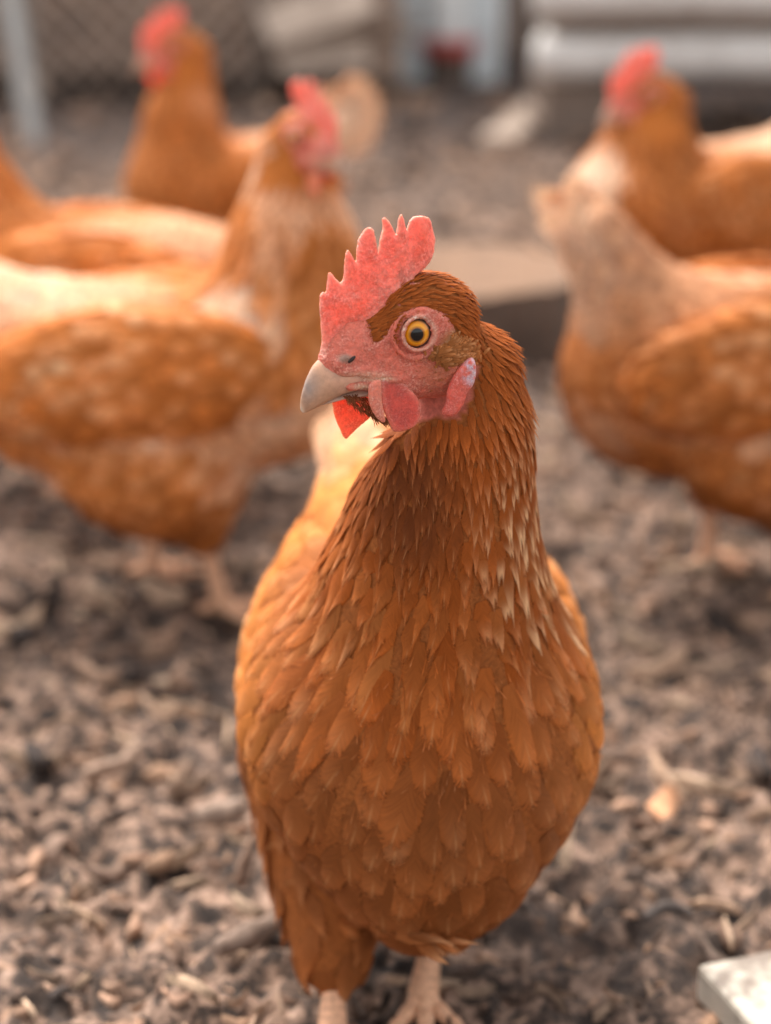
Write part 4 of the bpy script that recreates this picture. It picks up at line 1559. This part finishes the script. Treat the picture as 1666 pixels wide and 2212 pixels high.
other_hen('hen with a white patch on its breast in front of the timber platform', (hd[0] - 0.075 * sd2 * math.cos(rd), hd[1] - 0.075 * sd2 * math.sin(rd), 0.0), rd, 59,
          head=(0.075, 0, hd[2] / sd2), head_yaw=math.radians(-14), base=(0.50, 0.155, 0.032), cream=0.25, bib=1.4, saddle=0.6, drop=-0.022, scale=sd2, head_scale=1.05)
other_hen('hen at the left edge, only its neck and back in the picture', (-0.258, 1.70, 0.0), math.radians(176), 71,
          head=(0.115, 0, 0.31), tail=(-0.17, 0, 0.225), cream=0.3, saddle=0.35, drop=0.03)


# ------------------------------------------------------------------ things in the run
def at_y(x, y, Y):
    r = VF + VR * ((x - 833) / FPX) + VU * ((1106 - y) / FPX)
    return CP + r * (Y / r[1])


M_PALE = wood_material('weathered_pale_wood', (0.55, 0.50, 0.46), (0.82, 0.79, 0.75), 5, (2, 14, 14), 0.75, (0.22, 0.17, 0.14), 0.45)
M_BROWN = wood_material('brown_wood', (0.11, 0.078, 0.060), (0.26, 0.19, 0.15), 5, (2, 14, 14), 0.85)
M_TAN = wood_material('tan_wood', (0.30, 0.22, 0.17), (0.52, 0.41, 0.33), 5, (2, 12, 12), 0.8)
M_WALL = wood_material('shed_wood', (0.13, 0.095, 0.077), (0.28, 0.21, 0.17), 4, (14, 14, 1.5), 0.9)
M_WHITEB = wood_material('white_paint_dirty', (0.42, 0.365, 0.295), (0.55, 0.49, 0.41), 9, (3, 8, 8), 0.6, (0.16, 0.12, 0.095), 0.85, 0.52, 0.64)
M_BLUEG = wood_material('blue_grey_paint', (0.62, 0.66, 0.66), (0.80, 0.83, 0.83), 6, (8, 8, 1), 0.6, (0.2, 0.17, 0.15), 0.4)


def oriented_box(name, mat, a, b, width, thick, parent=None, up=(0, 0, 1), seed=0, rough=0.002, seg=None):
    """board from a to b (centre line of its underside)"""
    a, b = np.asarray(a, float), np.asarray(b, float)
    ex = norm(b - a)
    ey = norm(np.cross(np.asarray(up, float), ex))
    ez = np.cross(ex, ey)
    ln = np.linalg.norm(b - a)
    V, G = box_mesh((0, -width / 2, 0), (ln, width / 2, thick), 0, rough, seg or (max(2, int(ln / 0.03)), 4, 2), seed)
    o = mesh_obj(name, V, G, mat, None, smooth=False)
    if parent is not None:
        o.parent = parent
    M = Matrix.Identity(4)
    for k, e in enumerate((ex, ey, ez)):
        for r_ in range(3):
            M[r_][k] = e[r_]
    o.matrix_basis = Matrix.Translation(Vector(a - (np.array(parent.location) if parent is not None else 0))) @ M
    md = o.modifiers.new('weld', 'WELD')
    md.merge_threshold = 0.0004
    bv = o.modifiers.new('bevel', 'BEVEL')
    bv.width = 0.003
    bv.segments = 2
    bv.limit_method = 'ANGLE'
    return o


# slab of a tree trunk behind the front hen
sc_ = ground(975, 585, 0.075)
stump = thing('log_slab', 'low round slab of tree trunk lying behind the head of the front hen', 'log slab', (sc_[0], sc_[1], 0))
na, nr = 72, 14
ang = np.linspace(0, 2 * math.pi, na, endpoint=False)
prof = 0.148 * (1 + 0.05 * np.sin(3 * ang + 1) + 0.03 * np.sin(7 * ang)) + 0.004 * np.sin(23 * ang)
TV, TQ = [], []
for k in range(nr + 1):
    t = k / nr
    rr = prof * t * 0.985
    z = 0.077 + 0.004 * (fbm(np.stack([np.cos(ang) * t * 3, np.sin(ang) * t * 3, 0 * ang], -1) + 4, 3) - 0.5) * 2
    TV.append(np.stack([np.cos(ang) * rr, np.sin(ang) * rr, z], -1))
TV = np.concatenate(TV)
kk = np.arange(na)
TQ = np.concatenate([np.stack([r_ * na + kk, (r_ + 1) * na + kk, (r_ + 1) * na + (kk + 1) % na, r_ * na + (kk + 1) % na], 1) for r_ in range(nr)])
m, N_, L_ = new_mat('sawn_face')
tc = N_.new('ShaderNodeTexCoord').outputs['Object']
wv = N_.new('ShaderNodeTexWave')
wv.wave_type = 'RINGS'
wv.rings_direction = 'Z'
wv.inputs['Scale'].default_value = 34
wv.inputs['Distortion'].default_value = 3.0
wv.inputs['Detail'].default_value = 3
L_.new(tc, wv.inputs['Vector'])
cw = ramp(N_, L_, wv.outputs['Fac'], [(0.1, (0.15, 0.090, 0.058)), (0.8, (0.27, 0.170, 0.115))])
cw = mixc(N_, L_, maprange(N_, L_, noise(N_, L_, tc, 16, 5, 0.65), 0.45, 0.7, 0.0, 0.6), cw, (0.12, 0.082, 0.062))
pb = N_.new('ShaderNodeBsdfPrincipled')
L_.new(cw, pb.inputs['Base Color'])
pb.inputs['Roughness'].default_value = 0.9
pb.inputs['Specular IOR Level'].default_value = 0.1
L_.new(bump(N_, L_, wv.outputs['Fac'], 0.3, 0.002), pb.inputs['Normal'])
out(N_, L_, pb.outputs[0])
mesh_obj('sawn_face', TV, TQ, m, stump)
SV = []
for k in range(9):
    t = k / 8
    rr = prof * (1.0 + 0.03 * math.sin(t * 3.1)) + 0.007 * (fbm(np.stack([ang * 7, np.full(na, t * 1.2), 0 * ang], -1), 3) - 0.5)
    SV.append(np.stack([np.cos(ang) * rr, np.sin(ang) * rr, np.full(na, -0.012 + 0.0885 * t)], -1))
SV = np.concatenate(SV)
SQ = np.concatenate([np.stack([r_ * na + kk, r_ * na + (kk + 1) % na, (r_ + 1) * na + (kk + 1) % na, (r_ + 1) * na + kk], 1) for r_ in range(8)])
mesh_obj('bark', SV, SQ, wood_material('bark', (0.06, 0.045, 0.037), (0.19, 0.14, 0.11), 20, (3, 3, 0.6), 0.95), stump)

# white board in the near corner
p0, p1, p2 = ground(1506, 2082, 0.024), ground(1666, 2050, 0.024), ground(1556, 2212, 0.024)
e1 = norm(p1 - p0)
e2 = np.array([e1[1], -e1[0], 0])
a0 = p0 + e2 * 0.07
a0[2] = 0.004
wb = oriented_box('white_board', M_WHITEB, a0, a0 + e1 * 0.42, 0.14, 0.020, seed=5, rough=0.0008, seg=(30, 10, 2))
tag(wb, 'dirty white painted board lying in the near right corner', 'board')

# raised timber platform on blocks, right
YP = ground(1200, 322)[1]
pl_x0 = at_y(1162, 140, YP)[0]
plat = thing('timber_platform', 'raised platform of stacked pale round poles on dark blocks, at the right behind the hens', 'platform', (pl_x0, YP, 0))
z1, z0 = at_y(1200, 88, YP)[2], at_y(1200, 190, YP)[2]
z3, z2 = at_y(1200, -60, YP)[2], at_y(1200, 52, YP)[2]
for k, (za, zb, dx) in enumerate(((z0, z1, 0.0), (z2, z3, -0.006))):
    for row in range(3):
        rp = (zb - za) / 2
        xs_ = np.array([0, 0.004, 0.02, 0.05, 0.3, 0.7, 1.1, 1.5, 1.9])
        pa = np.stack([dx + 0.02 * row + xs_, np.full(9, 0.10 - 0.03 * k + 0.16 * row), (za + zb) / 2 + 0.004 * np.sin(xs_ * 5 + row)], -1)
        V, Q, T, t = tube(pa, np.array([0.55, 0.8, 0.95, 1, 1.0, 0.98, 1.02, 1.0, 0.97]) * rp, 20, 4)
        V = V + 0.004 * (np.stack([fbm(V * 14 + row + 5 * k_ + 9 * k, 3) for k_ in range(3)], -1) - 0.5) * 2
        mesh_obj('pole', V, [Q, T], M_PALE, plat)
for xx in (0.08, 0.75, 1.4):
    oriented_box('block', M_BROWN, (pl_x0 + xx, YP + 0.10, -0.01), (pl_x0 + xx, YP + 0.50, -0.01), 0.12, z0 + 0.006, plat, seed=31, rough=0.003)
oriented_box('gap_strip', M_BROWN, (pl_x0 + 0.03, YP + 0.27, z1 - 0.004), (pl_x0 + 1.88, YP + 0.27, z1 - 0.004), 0.36, z2 - z1 + 0.008, plat, seed=32, rough=0.002)  # dark strip added so the gap between the pole rows looks shaded
a, b = ground(1075, 322), ground(1218, 205)
pk = oriented_box('plank', M_TAN, (a[0], a[1], 0.004), (b[0], b[1], 0.012), 0.062, 0.018, seed=41)
tag(pk, 'tan plank lying slanted on the ground left of the platform', 'plank')
a, b = ground(1150, 292), ground(1300, 280)
pk = oriented_box('board', M_BROWN, (a[0], a[1], 0.006), (b[0] + 0.1, b[1], 0.006), 0.10, 0.028, seed=42)
tag(pk, 'short brown board on the ground under the end of the platform', 'board')

# drinker between two blue grey posts
YD = ground(970, 172)[1]
fr = thing('wooden_frame', 'blue grey wooden frame of two posts standing around the white drinker', 'frame', (at_y(968, 100, YD)[0], YD, 0))
for x in (890, 1050):
    c = at_y(x, 100, YD)[0]
    oriented_box('post', M_BLUEG, (c, YD, -0.02), (c, YD, 0.62), 0.062, 0.05, fr, up=(0, 1, 0), seed=x, rough=0.002)
oriented_box('crossbar', M_BLUEG, (at_y(850, 100, YD)[0], YD + 0.002, 0.56), (at_y(1090, 100, YD)[0], YD + 0.002, 0.56), 0.055, 0.05, fr, seed=3)


def lathe(prof, seg=40):
    prof = np.asarray(prof, float)
    a = np.linspace(0, 2 * math.pi, seg, endpoint=False)
    V = np.concatenate([np.stack([np.cos(a) * r_, np.sin(a) * r_, np.full(seg, z_)], -1) for r_, z_ in prof])
    k_ = np.arange(seg)
    return V, np.concatenate([np.stack([i * seg + k_, i * seg + (k_ + 1) % seg, (i + 1) * seg + (k_ + 1) % seg, (i + 1) * seg + k_], 1) for i in range(len(prof) - 1)])


def plastic(name, c, rough=0.35):
    m_, N2, L2 = new_mat(name)
    tcc = N2.new('ShaderNodeTexCoord').outputs['Object']
    d_ = maprange(N2, L2, noise(N2, L2, tcc, 22, 5, 0.7), 0.45, 0.75, 0.0, 0.35)
    q = N2.new('ShaderNodeBsdfPrincipled')
    L2.new(mixc(N2, L2, d_, c, (0.2, 0.15, 0.12)), q.inputs['Base Color'])
    q.inputs['Roughness'].default_value = rough
    out(N2, L2, q.outputs[0])
    return m_


dk = thing('drinker', 'white plastic poultry drinker with a red tray between the posts', 'drinker', (at_y(968, 100, YD)[0], YD + 0.02, 0.0))
V, Q = lathe([(0.0, 0.052), (0.056, 0.052), (0.061, 0.056), (0.063, 0.082), (0.061, 0.088), (0.056, 0.086), (0.054, 0.062), (0.0, 0.060)])
mesh_obj('tray', V, Q, plastic('red_plastic', (0.55, 0.07, 0.06)), dk)
V, Q = lathe([(0.040, 0.064), (0.050, 0.066), (0.049, 0.10), (0.045, 0.22), (0.040, 0.27), (0.022, 0.285), (0.016, 0.31), (0.0, 0.312)])
mesh_obj('reservoir', V, Q, plastic('white_plastic', (0.85, 0.84, 0.81)), dk)
V, Q = lathe([(0.0, -0.01), (0.045, -0.01), (0.047, 0.045), (0.044, 0.0525), (0.0, 0.0525)], 8)
mesh_obj('foot_block', V, Q, M_BROWN, dk, smooth=False)

# shed wall at the back of the run
wall = thing('shed_wall', 'dark brown shed wall of upright planks closing the run at the back', 'wall', (0, 5.0, 0))
x, k = -3.2, 0
rw = np.random.default_rng(9)
proto = []
for j in range(4):
    V, G = box_mesh((-0.068, 0, -0.02), (0.068, 0.022, 2.2), 0, 0.002, (2, 1, 24), 60 + j)
    o = mesh_obj('plank', V, G, M_WALL, wall, smooth=False)
    proto.append(o)
for i in range(46):
    o = proto[i] if i < 4 else link(bpy.data.objects.new('plank', proto[i % 4].data), wall)
    o.location = (-3.2 + i * 0.142, rw.uniform(-0.006, 0.006), 0)
    o.rotation_euler = (0, rw.normal(0, 0.004), 0)

# heap of dry brush at the back left with boards thrown on it
bp = thing('brush_heap', 'heap of dry brown twigs and stalks at the back left', 'brush heap', (-0.52, 4.45, 0))
gx, gy = np.meshgrid(np.linspace(-0.75, 0.55, 60), np.linspace(-0.35, 0.35, 34), indexing='xy')
hh = 0.42 * np.clip(1 - (gx / 0.9) ** 2, 0, 1) * np.clip(1 - (gy / 0.36) ** 2, 0, 1) ** 0.6 * (0.75 + 0.5 * fbm(np.stack([gx * 5, gy * 5, 0 * gx], -1), 3)) - 0.01
i = np.arange(gx.size).reshape(gx.shape)
Q = np.stack([i[:-1, :-1], i[:-1, 1:], i[1:, 1:], i[1:, :-1]], -1).reshape(-1, 4)
mesh_obj('mound', np.stack([gx, gy, hh], -1).reshape(-1, 3), Q, vcol_material('mulch', 0.9, 0.1, 60, 0.01, 1.0, 0.5), bp, {'Col': np.tile((0.27, 0.19, 0.145), (gx.size, 1))})
rt = np.random.default_rng(12)
parts, cols = [], []
for j in range(900):
    cx_, cy_ = rt.uniform(-0.7, 0.5), rt.uniform(-0.34, 0.1)
    cz_ = 0.42 * max(0, 1 - (cx_ / 0.9) ** 2) * max(0, 1 - (cy_ / 0.36) ** 2) ** 0.6 * 0.95
    d_ = norm(rt.normal(size=3) * np.array([1, 0.4, 0.45])) * rt.uniform(0.05, 0.15)
    c_ = np.array([cx_, cy_, cz_ + 0.01])
    V, Q_, T_, _ = tube([c_ - d_, c_ + 0.012 * rt.normal(size=3), c_ + d_], [0.004, 0.0035, 0.002], 5, 1)
    parts.append((V, Q_, T_))
    cols.append(np.tile(np.array([(0.40, 0.27, 0.19), (0.24, 0.17, 0.13), (0.48, 0.34, 0.25), (0.15, 0.11, 0.09)][rt.integers(4)]), (len(V), 1)))
V, G = merge(parts)
stuff(mesh_obj('twigs', V, G, vcol_material('twig_bark', 0.9, 0.1, 80, 0.002, 0.5, 0.3), bp, {'Col': np.concatenate(cols)}))
for (xa, ya, xb, yb, wd, mt, lab, sd) in ((575, 78, 800, 5, 0.09, M_TAN, 'pale board leaning up to the right on the brush heap', 51), (600, 140, 790, 132, 0.075, M_TAN, 'short pale board lying level in front of the brush heap', 52)):
    a, b = at_y(xa, ya, 4.02), at_y(xb, yb, 4.06)
    o = oriented_box('plank', mt, a, b, wd, 0.03, up=(0, -0.75, 0.65), seed=sd)
    tag(o, lab, 'plank')

# leaning post and cut log on the far left
a = ground(78, 322)
b = at_y(12, -60, a[1] + 0.12)
V, Q, T, t = tube([np.array([a[0], a[1], -0.01]), (a + b) / 2, b], [0.017, 0.017, 0.017], 14, 4)
o = mesh_obj('post', V, [Q, T], plastic('grey_metal', (0.36, 0.35, 0.33), 0.55))
tag(o, 'slim grey metal post leaning at the far left edge', 'post')
a = ground(62, 232)
lg = thing('log', 'short cut log with a pale sawn end beside the leaning post', 'log', (a[0], a[1], 0))
V, Q = lathe([(0.0, 0.002), (0.034, 0.0), (0.0365, 0.004), (0.038, 0.1), (0.037, 0.22), (0.0, 0.222)], 28)
V = V[:, [0, 2, 1]] * np.array([1, 1, 1]) + np.array([0, 0, 0.036]) + 0.002 * rt.normal(size=V.shape) * 0
mesh_obj('bark', V, Q[:, ::-1], M_BROWN, lg)
V, Q = lathe([(0.0, 0.0), (0.018, -0.001), (0.0345, 0.0005)], 28)
V = V[:, [0, 2, 1]] + np.array([0, -0.003, 0.036])
mesh_obj('sawn_face', V, Q, M_TAN, lg)

# sticks and a leaf on the litter
M_STICK = vcol_material('stick_bark', 0.85, 0.15, 120, 0.002, 0.6, 0.35)
for (pts_, r_, c_, lab) in (
        ([(428, 1768), (478, 1755), (527, 1742)], 0.0075, (0.30, 0.215, 0.165), 'thick grey stick end beside the left flank of the front hen'),
        ([(470, 2052), (540, 2020), (612, 1984)], 0.0065, (0.20, 0.140, 0.108), 'dark stick on the litter beside the left thigh of the front hen'),
        ([(180, 1670), (250, 1655), (300, 1610)], 0.005, (0.30, 0.205, 0.15), 'curved pale stick on the litter at the left'),
        ([(1390, 1985), (1440, 1960), (1500, 1972)], 0.004, (0.10, 0.08, 0.07), 'thin dark twig on the litter right of the front hen')):
    pa = np.array([ground(x_, y_, 0.016) for x_, y_ in pts_])
    V, Q, T, t = tube(pa, [r_ * 0.6, r_ * 1.08, r_ * 0.55], 12, 10)
    V = V + 0.0026 * (np.stack([fbm(V * 130 + 5 * k_, 2) for k_ in range(3)], -1) - 0.5) * 2
    o = mesh_obj('stick', V, [Q, T], M_STICK, None, {'Col': np.tile(c_, (len(V), 1))})
    tag(o, lab, 'stick')
lc_ = ground(1432, 1738, 0.018)
gx, gy = np.meshgrid(np.linspace(-1, 1, 13), np.linspace(-1, 1, 13), indexing='xy')
wl_ = np.sqrt(np.clip(1 - gy ** 2, 0.0, 1)) * (0.9 + 0.1 * np.sin(gy * 14))
LVx = np.stack([gx * wl_ * 0.009, gy * 0.0135, 0.004 * gy ** 2 - 0.003 * (gx * wl_) ** 2 + 0.002 * np.sin(gx * 3 + gy * 4)], -1).reshape(-1, 3)
i = np.arange(169).reshape(13, 13)
Q = np.stack([i[:-1, :-1], i[:-1, 1:], i[1:, 1:], i[1:, :-1]], -1).reshape(-1, 4)
o = mesh_obj('dry_leaf', LVx, Q, M_STICK, None, {'Col': np.tile((0.52, 0.27, 0.15), (169, 1))})
o.location = tuple(lc_)
o.rotation_euler = (0.25, 0.2, -0.5)
sm = o.modifiers.new('thickness', 'SOLIDIFY')
sm.thickness = 0.0006
tag(o, 'small orange dry leaf on the litter right of the front hen', 'leaf')


# wire fence at the back left, in front of the brush heap
YF = 4.06
x0f, x1f = at_y(70, 100, YF)[0], at_y(560, 100, YF)[0]
wf = thing('wire_fence', 'rusty diamond wire fence in front of the brush heap at the back left', 'fence', (x0f, YF, 0))
parts = []
pitch, hgt = 0.05, 0.62
nx_ = int((x1f - x0f) / pitch)
for k in range(-int(hgt / pitch) - 1, nx_ + int(hgt / pitch) + 2):
    for sg in (1, -1):
        za, zb = 0.0, hgt
        xa, xb = k * pitch, k * pitch + sg * hgt
        lo_, hi_ = 0.0, x1f - x0f
        t0_, t1_ = sorted(((lo_ - xa) / (xb - xa), (hi_ - xa) / (xb - xa)))
        t0_, t1_ = max(0, t0_), min(1, t1_)
        if t1_ - t0_ < 0.02:
            continue
        pa = [np.array([xa + (xb - xa) * t_, 0.0015 * sg, za + (zb - za) * t_]) for t_ in (t0_, t1_)]
        V, Q, T, t = tube(pa, [0.0026, 0.0026], 5, 1)
        parts.append((V, Q, T))
V, G = merge(parts)
M_WIRE = vcol_material('rusty_wire', 0.6, 0.4, 60, 0.001, 0.3, 0.4)
mesh_obj('wire_mesh', V, G, M_WIRE, wf, {'Col': np.tile((0.46, 0.34, 0.27), (len(V), 1))})
for xx in (0.0, x1f - x0f):
    V, Q, T, t = tube([(xx, 0.008, -0.02), (xx, 0.008, 0.34), (xx, 0.008, 0.68)], [0.011, 0.011, 0.011], 10, 2)
    mesh_obj('post', V, [Q, T], M_WIRE, wf, {'Col': np.tile((0.22, 0.18, 0.15), (len(V), 1))})
